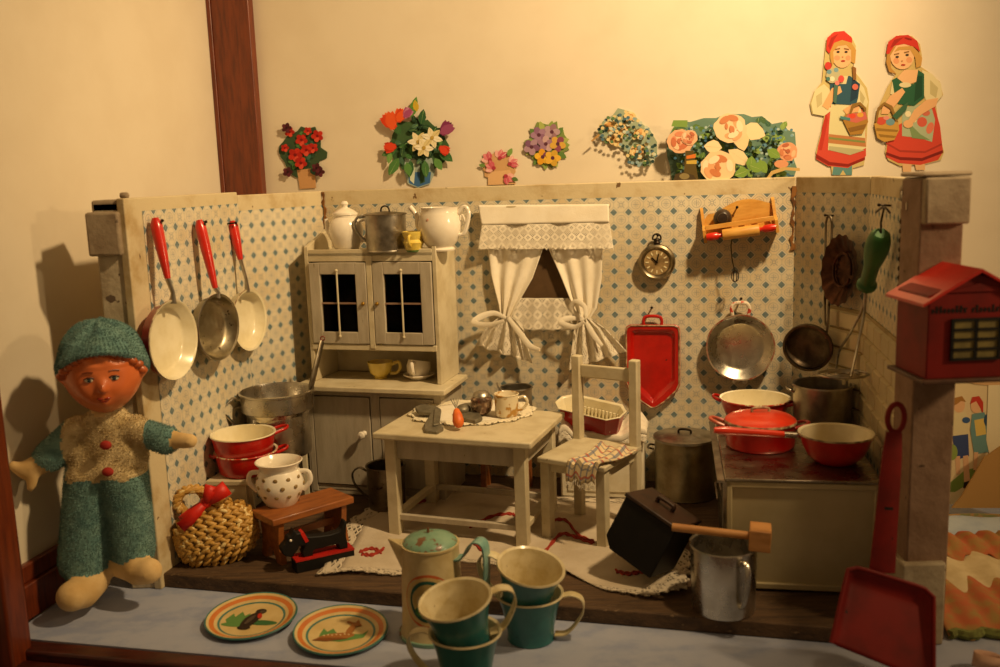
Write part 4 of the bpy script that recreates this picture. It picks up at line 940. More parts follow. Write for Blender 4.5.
b.tube(smoothpath([hinge + Vector((0.0, 0, -.08)), hinge + Vector((.02, 0, .05)), hinge + Vector((-.02, 0, .12)), Vector((top.x - .045, top.y, top.z - .15)), Vector((top.x - .035, top.y, top.z - .02)), Vector((top.x, top.y, top.z + .02)), Vector((top.x + .035, top.y, top.z - .02)), Vector((top.x + .045, top.y, top.z - .15)), hinge + Vector((.03, 0, .14)), hinge + Vector((.03, 0, .06))]), .011, 8)
b.build('wire_handle', tin_d, t)
# fluted tart mould
h = w.hit(845, 270, .07); t = thing('tart_mould', 'dark fluted copper tart mould hanging beside the skimmer', 'mould', h, w.rz, rot=(0, R(16), w.rz))
b = MB(); prof = [(0, -.03), (.17, -.03), (.20, 0), (.275, .04), (.285, .045), (.2, .012), (.165, -.015), (0, -.015)]; seg = 96; vs = []; fs = []
for i, (rr_, z) in enumerate(prof):
    for k in range(seg):
        a = 2 * PI * k / seg; q = rr_ * (1 + (.03 * math.cos(16 * a) if rr_ > .18 else 0)); vs.append((q * math.cos(a) * .86, -z - .02, q * math.sin(a) * 1.12))
for i in range(len(prof) - 1):
    for k in range(seg): fs.append((i * seg + k, i * seg + (k + 1) % seg, (i + 1) * seg + (k + 1) % seg, (i + 1) * seg + k))
b.add(vs, fs); b.build('mould_body', copperd, t)
b = MB().tube(arc((0, -.03, 0), .12, 0, 345, 30, ry=.15), .012, 8); b.build('raised_ring', copperd, t)
# masher with green handle
a = w.hit(881, 206, .05); b1 = aty(879, 238, 7.9); b2 = aty(866, 286, 7.85); e1 = aty(855, 375, 7.75)
g = RW.hit(872, 262, .12); t = thing('whisk_masher', 'wire potato masher with green wooden handle hanging over the tile splashback', 'masher', g, 0)
def rel(px, py, y): return RW.hit(px, py, .12 + (7.84 - y) * .6) - g
A_ = rel(881, 233, 7.84); B_ = rel(866, 287, 7.8); dq = (B_ - A_).normalized(); L = (B_ - A_).length
qz = dq.to_track_quat('Z', 'Y').to_matrix().to_4x4(); Qh = Matrix.Translation(A_) @ qz
MB().lathe([(0, 0), (.05, .0), (.075, .03), (.088, .1), (.09, .18), (.075, .28), (.058, .36), (.055, L - .06), (.075, L - .04), (.075, L - .01), (.05, L), (0, L)], 28, 0, Qh).build('handle', greenh, t)
b = MB(); b.tube([A_ - dq * .0, rel(881, 222, 7.84), rel(884, 208, 7.84)], .008, 6); b.tube(smoothpath([rel(876, 212, 7.84), rel(884, 207, 7.8), rel(890, 213, 7.84)]), .008, 6); b.build('hanging_wire', iron, t)
b = MB(); b.tube(smoothpath([B_, rel(862, 310, 7.8), rel(849, 335, 7.72), rel(839, 352, 7.7), rel(836, 372, 7.7)]), .011, 8); b.tube(smoothpath([B_, rel(864, 315, 7.8), rel(858, 345, 7.7), rel(851, 377, 7.55)]), .011, 8)
b.build('wire_prongs', tin, t)
cm = rel(843, 374, 7.62)
b = MB()
for rr_ in (.20, .13, .06): b.tube([cm + Vector((rr_ * math.cos(x), rr_ * .8 * math.sin(x), 0)) for x in [2 * PI * i / 28 for i in range(28)]], .011, 6, closed=True)
b.build('coil', tin, t)
# grater
h = RW.hit(905, 245, .05); t = thing('narrow_grater', 'narrow perforated tin grater hanging beside the right post', 'grater', h, RW.rz)
b = MB().box((0, -.0, -.05), (.3, .02, .62)); b.build('plate', tin_d, t, bevel=.01)
b = MB()
for k in range(8):
    for j in range(5): b.ball((-.1 + j * .05, -.012, -.3 + k * .065), (.012, .012, .02), seg=8, rings=5)
b.build('raised_holes', iron, t)['kind'] = 'stuff'
b = MB().tube(smoothpath([(-.12, 0, .26), (-.08, -.02, .36), (0, -.02, .4), (.08, -.02, .36), (.12, 0, .26)]), .014, 8); b.box((0, -.01, .27), (.3, .04, .05)); b.build('wire_bow', tin, t)
# ================================================================== curtain
cz = BW
def bwl(px, py, off=.0):
    h = BW.hit(px, py, off); q = h - BW.a; return Vector((q.dot(BW.u), -off, h.z))
t = thing('window_curtain', 'white linen curtain with deep lace valance, tied in two ruffled bunches over the window', 'curtain', BW.a, BW.rz)
def interp(rows, v):
    for i in range(len(rows) - 1):
        if v <= rows[i + 1][0]:
            f = (v - rows[i][0]) / (rows[i + 1][0] - rows[i][0]); f = f * f * (3 - 2 * f) if i else f
            return [a + (b_ - a) * f for a, b_ in zip(rows[i], rows[i + 1])]
    return rows[-1]
def pxsheet(rows, nu, nv, uvs, amp, folds, off, lacefrom=None, scal=0, ph=0):
    """rows: (v, pxl, pyl, pxr, pyr, fold amplitude, offset)"""
    def fn(u, v):
        r_ = interp(rows, v); px = r_[1] + (r_[3] - r_[1]) * u; py = r_[2] + (r_[4] - r_[2]) * u
        q = bwl(px, py, off); q.y -= r_[6] + r_[5] * math.sin(folds * 2 * PI * u + ph + 2 * v); q.y -= .3 * r_[5] * math.sin(folds * 5 * u + 4 * v)
        if scal and v > .97: q.z += scal * abs(math.sin(u * PI * round(uvs[0] / 4.2)))
        return q
    return sheet(nu, nv, fn, uvs)
# side curtains (behind the valance)
pxsheet([(0, 487, 240, 546, 240, .012, .0), (.5, 492, 275, 533, 278, .016, .02), (.85, 500, 304, 517, 306, .02, .04), (1, 502, 316, 512, 318, .02, .05)], 40, 26, (1, 1), .02, 3, .05).build('left_curtain', linen, t, solid=.008)
pxsheet([(0, 545, 240, 603, 240, .012, .0), (.5, 561, 275, 602, 278, .016, .02), (.85, 574, 306, 597, 308, .02, .04), (1, 580, 318, 590, 319, .02, .05)], 40, 26, (1, 1), .02, 3, .05, ph=1).build('right_curtain', linen, t, solid=.008)
pxsheet([(0, 501, 315, 513, 316, .02, .05), (.35, 488, 327, 525, 328, .03, .07), (1, 477, 344, 534, 362, .035, .06)], 60, 26, (26, 14), .03, 4, .05, scal=.035).build('left_ruffle', lace, t, solid=.008)
pxsheet([(0, 580, 316, 590, 317, .02, .05), (.35, 575, 330, 606, 327, .03, .07), (1, 570, 369, 628, 350, .035, .06)], 60, 26, (30, 16), .03, 4, .05, scal=.035).build('right_ruffle', lace, t, solid=.008)
def tie(c0, pts, wd):
    b = MB()
    for p_ in pts:
        P = smoothpath([bwl(x, y, .13 + .03 * i) for i, (x, y) in enumerate(p_)], 5); b.tube(P, [wd * .2 * (.7 + .5 * math.sin(PI * i / (len(P) - 1))) for i in range(len(P))], 8, flat=2.8, up=(0, 1, 0))
    return b
tie(0, [[(506, 318), (494, 313), (480, 317), (474, 323), (487, 325), (504, 321)], [(508, 318), (519, 332), (530, 346), (540, 350)]], .05).build('left_tie', linen, t)
tie(0, [[(584, 320), (572, 310), (575, 302), (584, 306), (586, 316)], [(584, 320), (570, 318), (560, 322), (574, 327), (584, 322)], [(586, 322), (593, 334), (602, 346)]], .045).build('right_tie', linen, t)
pxsheet([(0, 512, 298, 572, 298, .008, .0), (1, 514, 331, 573, 331, .012, .02)], 50, 12, (24, 12), .01, 3, .05, scal=.015).build('lower_lace_strip', lace, t, solid=.006)
pxsheet([(0, 479, 205, 609, 204, .012, .03), (1, 483, 225, 610, 222, .012, .05)], 80, 8, (1, 1), .01, 3, .06).build('valance_heading', linen, t, solid=.012)
pxsheet([(0, 483, 225, 610, 222, .012, .05), (1, 480, 250, 615, 250, .02, .08)], 120, 14, (60, 12), .01, 3, .06, scal=.05, ph=.3).build('valance_lace', lace, t, solid=.008)
MB().tube([bwl(479, 207, .07), bwl(610, 206, .07)], .018, 8).build('curtain_rod', greywood_lt, t)
# ================================================================== floor cloth
rugpx = [(350, 521), (398, 489), (470, 490), (545, 497), (640, 500), (668, 512), (692, 560), (686, 594), (650, 600), (605, 592), (560, 571), (500, 566), (440, 560), (400, 577), (352, 575), (318, 577)]
RG = [atz(x, y, .0) for x, y in rugpx]; cen = sum(RG, Vector()) / len(RG)
t = thing('lace_rug', 'grey white embroidered cloth with lace edging spread as a rug under the table and chair', 'rug', (cen.x, cen.y, 0), 0)
import bisect
def poly_at(u, P):
    n = len(P); x = (u % 1) * n; i = int(x) % n; f = x - int(x); f2 = f
    return P[i].lerp(P[(i + 1) % n], f2)
RL = [p - Vector((cen.x, cen.y, 0)) for p in RG]
def rz_(x, y): return .02 + .013 * math.sin(3.1 * x + 2.2 * y) + .011 * math.sin(7 * y - 3 * x) + .006 * math.sin(11 * x + 5 * y)
def rug(u, v, lo, hi):
    q = poly_at(u, RL) * (lo + (hi - lo) * v); return (q.x, q.y, max(.006, rz_(q.x, q.y)))
sheet(240, 22, lambda u, v: rug(u, v, 0.0, .9), (1, 1)).build('linen_field', linen_floor, t, solid=.008)
def edge(u, v):
    sc = 1 + .012 * math.sin(u * 2 * PI * 60) * v
    q = poly_at(u, RL); k = 1 - .11 * (1 - v); q = q * k * sc; return (q.x, q.y, max(.006, rz_(q.x, q.y)))
sheet(480, 5, edge, (150, 4)).build('lace_border', lace_f, t, solid=.008)
redthr = mat('red embroidery thread', '#a8321e', '#8f2616', .8, ns=20)
def motif(name, px, amp=4, wob=9):
    b = MB(); P = smoothpath([atz(x, y, 0) - Vector((cen.x, cen.y, 0)) for x, y in px], 14)
    for s in (-1, 0, 1): b.tube([Vector((q.x, q.y + s * .02 + .012 * math.sin(i * .9 + s * 2), max(.006, rz_(q.x, q.y)) + .009)) for i, q in enumerate(P)], .0085, 5)
    b.build(name, redthr, t)
motif('red_embroidery', [(470, 528), (490, 520), (510, 517), (516, 519)]); motif('red_embroidery', [(474, 546), (484, 554), (486, 556)]); motif('red_embroidery', [(360, 556), (372, 552), (382, 557)])
motif('red_embroidery', [(362, 559), (372, 560), (384, 553)]); motif('red_embroidery', [(545, 555), (560, 538), (575, 540), (592, 547)]); motif('red_embroidery', [(553, 525), (566, 526), (578, 538), (594, 546)]); motif('red_embroidery', [(616, 574), (628, 577), (642, 576)])
motif('red_embroidery', [(410, 508), (420, 504), (428, 502)])
# ================================================================== foreground: plates, coffee pot, mugs
PR = .348
def plate(label, px, py, rx, ry, rz, seedshape):
    p = atz(px, py, TZ)
    t = thing('printed_plate', label, 'plate', (p.x, p.y, TZ), rz, 'tin plates on the blue paper', rot=(rx, ry, rz))
    r = PR; b = MB().lathe([(0, .012, 1), (r * .68, .012, 1), (r * .72, .0, 1), (r * .78, .012, 1), (r * .99, .05, 1), (r, .056, 2), (r * .985, .066, 2), (r * .955, .062, 0), (r * .90, .053, 3), (r * .80, .040, 0), (r * .73, .03, 2), (r * .68, .026, 0), (0, .024, 0)], 72)
    b.build('plate_body', [mat('cream printed tin plate', '#d6bf86', '#c8ae72', .4, ns=5, coat=.2), mat('dark teal plate underside', '#1f3f48', '#16303a', .4), mat('teal printed ring', '#3f7a72', '#356a64', .4, coat=.2), mat('orange printed ring', '#cf7a34', '#c06c2a', .4, coat=.2)], t)
    return t
def layer(b, pts, z, mi): b.slab(pts, z, z + .0015, mi)
def ell(cx, cy, rx, ry, rot=0, n=20, irr=0, seed=0):
    rd = random.Random(seed); out = []
    for k in range(n):
        a = 2 * PI * k / n; q = 1 + irr * rd.uniform(-1, 1); x = rx * q * math.cos(a); y = ry * q * math.sin(a); out.append((cx + x * math.cos(rot) - y * math.sin(rot), cy + x * math.sin(rot) + y * math.cos(rot)))
    return out
gp = plain('#5d8a4a', .5); gp2 = plain('#39683c', .5); bk = plain('#2b211a', .5); bk2 = plain('#4f4338', .5); rd_ = plain('#b8321e', .5); bn = plain('#7d4c22', .5); bn2 = plain('#a06a34', .5)
t = plate('left of two round printed tin plates, showing a dark animal with red bib', 252, 622, R(3.5), 0, R(-8), 0)
b = MB()
layer(b, [(-.2, -.02), (-.17, .07), (-.14, .02), (-.11, .1), (-.07, .04), (-.04, .08), (0, -.06), (-.16, -.09)], .026, 0); layer(b, ell(.1, -.05, .12, .035, 0), .0262, 1); layer(b, ell(-.09, -.09, .12, .03, 0), .0264, 0)
layer(b, ell(0, -.02, .055, .12, R(-12), irr=.05), .0275, 2); layer(b, ell(.035, .11, .042, .036), .029, 2); layer(b, ell(.05, .1, .022, .02), .0305, 3); layer(b, ell(.05, .04, .018, .04, R(20)), .0305, 4); layer(b, ell(-.01, -.13, .05, .03), .029, 2); layer(b, ell(-.005, -.02, .02, .07, R(-12)), .0305, 3)
b.build('animal_picture', [gp, gp2, bk, bk2, rd_], t, smooth=False)
t = plate('right of two round printed tin plates, showing a spotted fawn lying down', 341, 636, R(4), R(1.5), R(4), 1)
b = MB()
layer(b, [(-.15, .0), (-.13, .07), (-.1, .02), (-.06, .06), (-.02, -.02), (.16, -.03), (.2, .02), (.17, -.08), (.0, -.12), (-.16, -.08)], .026, 0); layer(b, ell(-.03, -.05, .13, .045, R(6), irr=.04), .0275, 5); layer(b, ell(.07, .03, .028, .075, R(-18)), .029, 5); layer(b, ell(.105, .10, .045, .024, R(-20)), .0305, 5)
layer(b, [(.07, .11), (.03, .14), (.045, .155), (.09, .125)], .0305, 5); layer(b, [(.1, .12), (.12, .17), (.135, .12)], .0305, 5); layer(b, [(-.16, -.06), (-.2, -.09), (-.1, -.11), (.06, -.09), (.0, -.07)], .029, 2)
for k in range(7): layer(b, ell(-.12 + k * .03, -.035 + .008 * (k % 2), .007, .006, n=8), .0305, 6)
b.build('fawn_picture', [gp, gp2, bn, bk2, rd_, bn2, plain('#e6d3a4', .5)], t, smooth=False)
# coffee pot
CPt = atz(434, 634, TZ); CPt = Vector((CPt.x, CPt.y + .03, TZ))
t = thing('tin_coffee_pot', 'tall cream printed tin coffee pot with worn green lid and turquoise handle', 'coffee pot', CPt, 0)
b = MB().lathe([(0, 0), (.24, 0), (.25, .012), (.245, .03), (.232, .06), (.207, .68), (.213, .685), (.213, .70), (.2, .7), (.2, .66), (0, .6)], 60); b.build('body', potcream, t)
MB().lathe([(.235, 0), (.256, .004), (.256, .028), (.24, .034)], 60).build('base_ring', tealworn, t)
l = MB().lathe([(0, .775), (.02, .772), (.1, .76), (.17, .735), (.196, .71), (.2, .70), (.19, .695)], 48).build('lid', tealworn, t)
MB().tube([(-.01, -.0, .77), (-.01, 0, .81)], [.012, .008], 8).build('lid_knob', mat('rusty knob', '#6b4426', None, .6), l)
b = MB(); vs = [(-.19, -.07, .70), (-.19, .07, .70), (-.30, 0, .735), (-.2, 0, .48), (-.205, -.03, .55), (-.205, .03, .55)]
b.add(vs, [(0, 2, 3), (1, 3, 2), (0, 3, 4), (1, 5, 3)]); b.build('spout', potcream, t, solid=.012)
b = MB().tube(smoothpath([(x * .94, -x * .34, z) for x, z in ((.2, .60), (.26, .62), (.32, .72), (.38, .75), (.43, .70), (.43, .5), (.40, .25), (.24, .2))]), .085, 4, flat=.09, up=(.34, .94, 0)); b.build('handle', mat('turquoise tin strap', '#7ba9a0', '#648f88', .35, ns=5, coat=.3), t)
def on_cyl(b, pts, rfn, z0, ang0, mi, e):
    n = len(pts); c = (sum(p[0] for p in pts) / n, sum(p[1] for p in pts) / n); vs = []
    for p_ in [c] + pts:
        z = z0 + p_[1]; r_ = rfn(z) + e; a = ang0 + p_[0] / r_; vs.append((r_ * math.sin(a), -r_ * math.cos(a), z))
    b.add(vs, [(0, i + 1, (i + 1) % n + 1) for i in range(n)], mi)
b = MB(); rf = lambda z: .232 - (z - .06) * .0403
for k, (rx, ry, mi) in enumerate(((.185, .2, 0), (.165, .18, 1), (.14, .155, 2), (.115, .13, 3))): on_cyl(b, ell(0, 0, rx, ry, n=40), rf, .34, R(-4), mi, .0015 + k * .0012)
on_cyl(b, ell(0, -.07, .1, .05, n=24), rf, .34, R(-4), 4, .0075); on_cyl(b, ell(.01, .0, .035, .07, n=20), rf, .34, R(-4), 5, .009); on_cyl(b, ell(.02, .06, .025, .025, n=16), rf, .34, R(-4), 6, .0105)
b.build('oval_picture', [plain('#c8683a', .4), plain('#d0b070', .4), plain('#2f5c50', .4), plain('#b49a5e', .4), plain('#46703c', .4), plain('#3a2a1e', .4), plain('#b83a24', .4)], t, smooth=False)
# mugs
def tin_cup(label, p, rot, ang, group='teal tin mugs in two stacks'):
    t = thing('teal_mug', label, 'mug', p, 0, group, rot=rot); h = .34
    b = MB().lathe([(0, 0, 1), (.155, 0, 1), (.168, .006, 1), (.165, .02, 1), (.172, .1, 1), (.2, .24, 1), (.232, h, 2), (.246, h + .006, 2), (.242, h + .02, 0), (.225, h + .01, 0), (.19, .22, 0), (.16, .03, 0), (0, .015, 0)], 56); b.build('body', [mugcream, tealE, mugcream], t)
    c, s_ = math.cos(ang), math.sin(ang); P = smoothpath([(x * c, x * s_, z) for x, z in ((.225, h * .98), (.3, h * 1.02), (.37, h * .93), (.385, h * .7), (.34, h * .42), (.26, h * .16), (.175, h * .12))], 6)
    hd = MB().tube(P, .055, 4, flat=.10, up=(-s_, c, 0)).build('strap_handle', [mugcream], t)
    hd.data.materials.append(mat('dark worn handle inside', '#4a3a28', '#6a583a', .5, ns=8)); return t
m1 = atz(531, 638, TZ); 
tin_cup('lower teal tin mug of the right stack, cream handle pointing right', (m1.x, m1.y + .0, TZ), (0, 0, 0), R(-8))
tin_cup('upper tilted teal tin mug of the right stack, behind the other stack', (m1.x - .04, m1.y + .0, TZ + .235), (R(11), R(9), 0), R(160))
m2 = atz(467, 680, TZ)
tin_cup('lower teal tin mug of the left stack, cut by the picture bottom', (m2.x, m2.y, TZ), (0, 0, 0), R(172))
tin_cup('upper tilted teal tin mug at front of left stack, handle pointing right', (m2.x + .0, m2.y + .01, TZ + .25), (R(8), R(-9), 0), R(8))
# ================================================================== red letter box on the post
MX = aty(888, 375, 5.85); 
t = thing('letter_box', 'red tin letter box with gabled roof and barred flap fixed on the right post', 'letter box', (3.13, 5.93, 1.86), R(2))
mh = .52; mw = .62; md = .44     # local: front at -y, left side at -x
x0 = aty(912, 370, 5.72).x - 3.04; x1 = x0 + .86
def lx_(px, py, y=5.7): q = aty(px, py, y); return q.x - 3.04, q.z - 1.84
fx0, fz0 = lx_(909, 378); rx_, rz2 = lx_(963, 272)
W_ = (rx_ - fx0) * 2; hz = lx_(912, 300)[1]
b = MB(); pts = [(fx0, 0), (fx0 + W_, 0), (fx0 + W_, hz), (fx0 + W_ / 2, rz2 - .03), (fx0, hz)]
b.prism(pts, -.22, .2); b.build('box_body', shadedred, t, bevel=.008)
for s in (-1, 1):
    xm = fx0 + W_ / 2; xe = xm + s * (W_ / 2 + .05); b = MB(); za = rz2; ze = hz - .04; th = .02
    vs = [(xm, -.26, za), (xe, -.26, ze), (xe, .26, ze), (xm, .26, za), (xm, -.26, za - th), (xe, -.26, ze - th), (xe, .26, ze - th), (xm, .26, za - th)]
    b.add(vs, [(0, 1, 2, 3), (7, 6, 5, 4), (0, 4, 5, 1), (1, 5, 6, 2), (2, 6, 7, 3), (3, 7, 4, 0)]); b.build('roof_slope', litroof, t)
b = MB(); xm = fx0 + W_ / 2
b.prism([(fx0 + .1, hz + .02), (fx0 + W_ - .1, hz + .02), (xm, rz2 - .09)], -.232, -.22); b.build('gable_panel', shadedred, t, smooth=False)
b = MB().box((fx0 + W_ / 2, -.01, -.01), (W_ + .07, .5, .025)); b.build('base_plate', mat('dark tin flange', '#5a3a26', '#3a2418', .5), t, bevel=.006)
gx0, gz0 = lx_(934, 363); gx1, gz1 = lx_(984, 322)
f = MB().box(((gx0 + gx1) / 2, -.222, (gz0 + gz1) / 2), (gx1 - gx0, .012, gz1 - gz0)).build('flap', mat('dull yellow printed flap', '#8d7d44', '#6a5f36', .5, ns=10), t)
b = MB()
for k in range(5):
    z = gz0 + (gz1 - gz0) * (k / 4 if k in (0, 4) else (k + (-.0)) / 4); b.box(((gx0 + gx1) / 2, -.232, z), (gx1 - gx0 + .02, .012, .016))
for k in range(3): b.box((gx0 + (gx1 - gx0) * k / 2, -.232, (gz0 + gz1) / 2), (.018, .012, gz1 - gz0))
b.build('bars', blackp, f, smooth=False)
# two printed words, too worn to read
b = MB(); random.seed(12); z_ = lx_(950, 314)[1]
for x_a, x_b in ((lx_(916, 312)[0], lx_(950, 312)[0]), (lx_(957, 312)[0], lx_(994, 312)[0])):
    x = x_a
    while x < x_b:
        hh = random.choice((.028, .028, .045)); b.box((x, -.2215, z_ + hh / 2 - .014), (.012, .003, hh)); b.box((x + .008, -.2215, z_ + random.choice((-.012, .0, .012))), (.014, .003, .007)); x += .025
    b.build('worn_word', blackp, t, smooth=False); b = MB()
# ================================================================== dustpan leaning on the post
bl = atz(832, 640, TZ); br = atz(932, 684, TZ)
hp_ = aty(897, 412, 5.98)
cpb = (bl + br) / 2; topc = aty(882, 568, 5.83)
t = thing('toy_dustpan', 'dark red tin dustpan leaning upright against the right post, handle up', 'dustpan', cpb, 0)
rw = lambda px, py, y: aty(px, py, y) - cpb
A = rw(830, 643, 5.68); B = rw(932, 684, 5.56); C_ = rw(929, 592, 5.86); D_ = rw(845, 566, 5.93)
def bil(u, v): return (A.lerp(B, u)).lerp(D_.lerp(C_, u), v)
nrm = (B - A).cross(D_ - A).normalized()
if nrm.y > 0: nrm = -nrm
b = MB()
def pan(u, v):
    uu = u; vv = v; cr = max(0, abs(u - .5) * 2 - .7) / .3; q = bil(u, v - .07 * cr * cr * v + 0); e = max(0, abs(u - .5) * 2 - .84) / .16; ev = max(0, v - .84) / .16; return q + nrm * (.07 * min(1, max(e, ev)) * (.35 + .65 * v)) + (B - A).normalized() * 0
sheet(28, 20, pan, (1, 1)).build('scoop', shadedred, t, solid=.012)
b = MB().tube([pan(0, v / 10) for v in range(11)] + [pan(u / 10, 1) for u in range(1, 11)] + [pan(1, 1 - v / 10) for v in range(1, 11)], .014, 8); b.build('rolled_edge', shadedred, t)
hs = rw(882, 572, 5.9); he = rw(894, 432, 6.02)
b = MB(); P = [hs.lerp(he, i / 6) for i in range(7)]; b.tube(P, [.09, .085, .08, .077, .073, .068, .055], 8, flat=.3, up=(1, 0, 0)); hd = b.build('handle', shadedred, t)
MB().tube([hs.lerp(he, .45) + Vector((0, -.0, 0)), hs.lerp(he, .47)], [.068, .068], 8, flat=.36, up=(1, 0, 0)).build('handle_collar', blackp, hd)
rg = rw(896, 418, 6.03); MB().tube([rg + Vector((.055 * math.cos(a), 0, .095 * math.sin(a))) for a in [2 * PI * i / 24 for i in range(24)]], .018, 8, closed=True).build('hanging_ring', shadedred, t)
# ================================================================== doll
def bake(o):
    dg = bpy.context.evaluated_depsgraph_get(); e = o.evaluated_get(dg); me = bpy.data.meshes.new_from_object(e); o.modifiers.clear(); old = o.data; mats = list(old.materials); o.data = me; me.name = old.name
    me.materials.clear()
    for m_ in mats: me.materials.append(m_)
    return me
def union(name, segs, voxel, parent, mats, origin, smooth=6):
    """segs: (p0, p1, r0, r1[, flat]) chains of balls joined into one continuous skin; voxel remeshed"""
    b = MB()
    for s_ in segs:
        p0, p1, r0_, r1_ = Vector(s_[0]), Vector(s_[1]), s_[2], s_[3]; n = max(2, int((p1 - p0).length / (min(r0_, r1_) * .3)) + 1); fl = s_[4] if len(s_) > 4 else (1, 1, 1)
        for i in range(n + 1):
            f = i / n; r_ = r0_ + (r1_ - r0_) * f; b.ball(p0.lerp(p1, f), (r_ * fl[0], r_ * fl[1], r_ * fl[2]), seg=16, rings=10)
    o = b.build(name, mats, parent)
    md = o.modifiers.new('r', 'REMESH'); md.mode = 'VOXEL'; md.voxel_size = voxel; md.use_smooth_shade = True
    sm = o.modifiers.new('s', 'SMOOTH'); sm.factor = .5; sm.iterations = smooth
    me = bake(o); return o
def fuzz(o, n, L, wd, seed=1, keep=None, down=0.0):
    """adds short pile fibres to the faces of a plush mesh"""
    rd = random.Random(seed); me = o.data; polys = list(me.polygons); vs = [v.co.copy() for v in me.vertices]; fs = [list(p.vertices) for p in polys]; ms = [p.material_index for p in polys]
    W = [p.area for p in polys]; pick = rd.choices(range(len(polys)), W, k=n)
    for k in pick:
        p = polys[k]
        if keep and not keep(p): continue
        vi = p.vertices; w1 = [rd.random() ** 1.5 for _ in vi]; sw = sum(w1); c = sum((me.vertices[q].co * (w1[i] / sw) for i, q in enumerate(vi)), Vector()); nr_ = (p.normal + Vector([rd.uniform(-.7, .7) for _ in range(3)]) + Vector((0, 0, -down))).normalized(); l_ = L * rd.uniform(.5, 1.2)
        s_ = nr_.cross(Vector([rd.uniform(-1, 1) for _ in range(3)])).normalized() * wd
        bi = len(vs); vs += [c + s_ - p.normal * .004, c - s_ - p.normal * .004, c + nr_ * l_]; fs.append([bi, bi + 1, bi + 2]); ms.append(p.material_index)
    nm = bpy.data.meshes.new(me.name); nm.from_pydata([tuple(v) for v in vs], [], fs); 
    for m_ in me.materials: nm.materials.append(m_)
    nm.polygons.foreach_set('material_index', ms); nm.polygons.foreach_set('use_smooth', [True] * len(fs)); o.data = nm
teal_pl = mat('teal plush', '#739891', '#557d7b', .95, ns=9, bump=.4, bs=40, sheen=.3)
cream_pl = mat('cream plush', '#d9c79a', '#b8a170', .95, ns=9, bump=.4, bs=40, sheen=.3)
skin_cl = mat('cream cloth skin', '#d8b982', '#c7a468', .85, ns=5, bump=.15, bs=30)
faceM = mat('painted orange brown face', '#da7840', '#d06a34', .38, ns=3, coat=.25)
DY = 7.2
DO = atz(110, 592, TZ); DO = Vector((DO.x, 7.2, TZ))
doll = thing('plush_doll', 'plush doll in teal suit and cap with cream chest and painted face, standing at left', 'doll', DO, 0)
def dp(px, py, dy=0): return aty(px, py, DY + dy) - DO
k_ = 7.25 / 950
segs = [
 (dp(108, 425), dp(108, 462), .17, .19, (1.1, .75, 1)), (dp(80, 430), dp(137, 428), .10, .10), (dp(88, 455), dp(128, 455), .16, .16, (1, .8, 1)),
 (dp(106, 408, .0), dp(106, 425), .10, .12),
 (dp(78, 430), dp(50, 456, -.06), .115, .12), (dp(136, 430), dp(166, 440, -.06), .10, .11),
 (dp(45, 462, -.08), dp(26, 470, -.12), .085, .075), (dp(26, 472, -.12), dp(14, 466, -.14), .06, .045), (dp(34, 476, -.14), dp(31, 488, -.16), .045, .035),
 (dp(172, 440, -.08), dp(190, 441, -.12), .07, .06),
 (dp(90, 478), dp(83, 560, -.05), .19, .185), (dp(124, 478), dp(133, 548, .02), .185, .17), (dp(100, 470), dp(118, 470), .17, .17),
 (dp(95, 580, -.06), dp(83, 592, -.2), .12, .13), (dp(82, 592, -.2), dp(72, 596, -.32), .125, .12),
 (dp(124, 565, .02), dp(138, 570, -.1), .11, .11), (dp(138, 572, -.1), dp(149, 571, -.14), .105, .105),
]
body = union('body', segs, .022, doll, [teal_pl, cream_pl, skin_cl], DO, 5)
me = body.data
segm = [1, 1, 1, 2, 0, 0, 2, 2, 2, 2, 0, 0, 0, 2, 2, 2, 2]
zc1 = dp(110, 474).z; xl = dp(68, 430).x; xr = dp(149, 430).x; mi = []
def segd(c, s_):
    p0, p1 = Vector(s_[0]), Vector(s_[1]); d = p1 - p0; f = max(0, min(1, (c - p0).dot(d) / max(d.length_squared, 1e-9))); fl = s_[4] if len(s_) > 4 else (1, 1, 1); q = c - (p0 + d * f)
    return Vector((q.x / fl[0], q.y / fl[1], q.z / fl[2])).length - (s_[2] + (s_[3] - s_[2]) * f)
for p in me.polygons:
    c = p.center; k = min(range(len(segs)), key=lambda i: segd(c, segs[i])); m_ = segm[k]
    if m_ != 2: m_ = 1 if (c.z > zc1 + .012 * math.sin(c.x * 30) and xl < c.x < xr) else 0
    mi.append(m_)
me.polygons.foreach_set('material_index', mi)
fuzz(body, 60000, .018, .003, 3, keep=lambda p: p.material_index < 2)
HC = dp(103, 372, -.06)      # head centre
b = MB()
seg, rg = 96, 72; vs = []; fs = []
def bump3(d, c, s_, h):
    return h * math.exp(-((d - Vector(c).normalized()).length_squared) / (2 * s_ * s_))
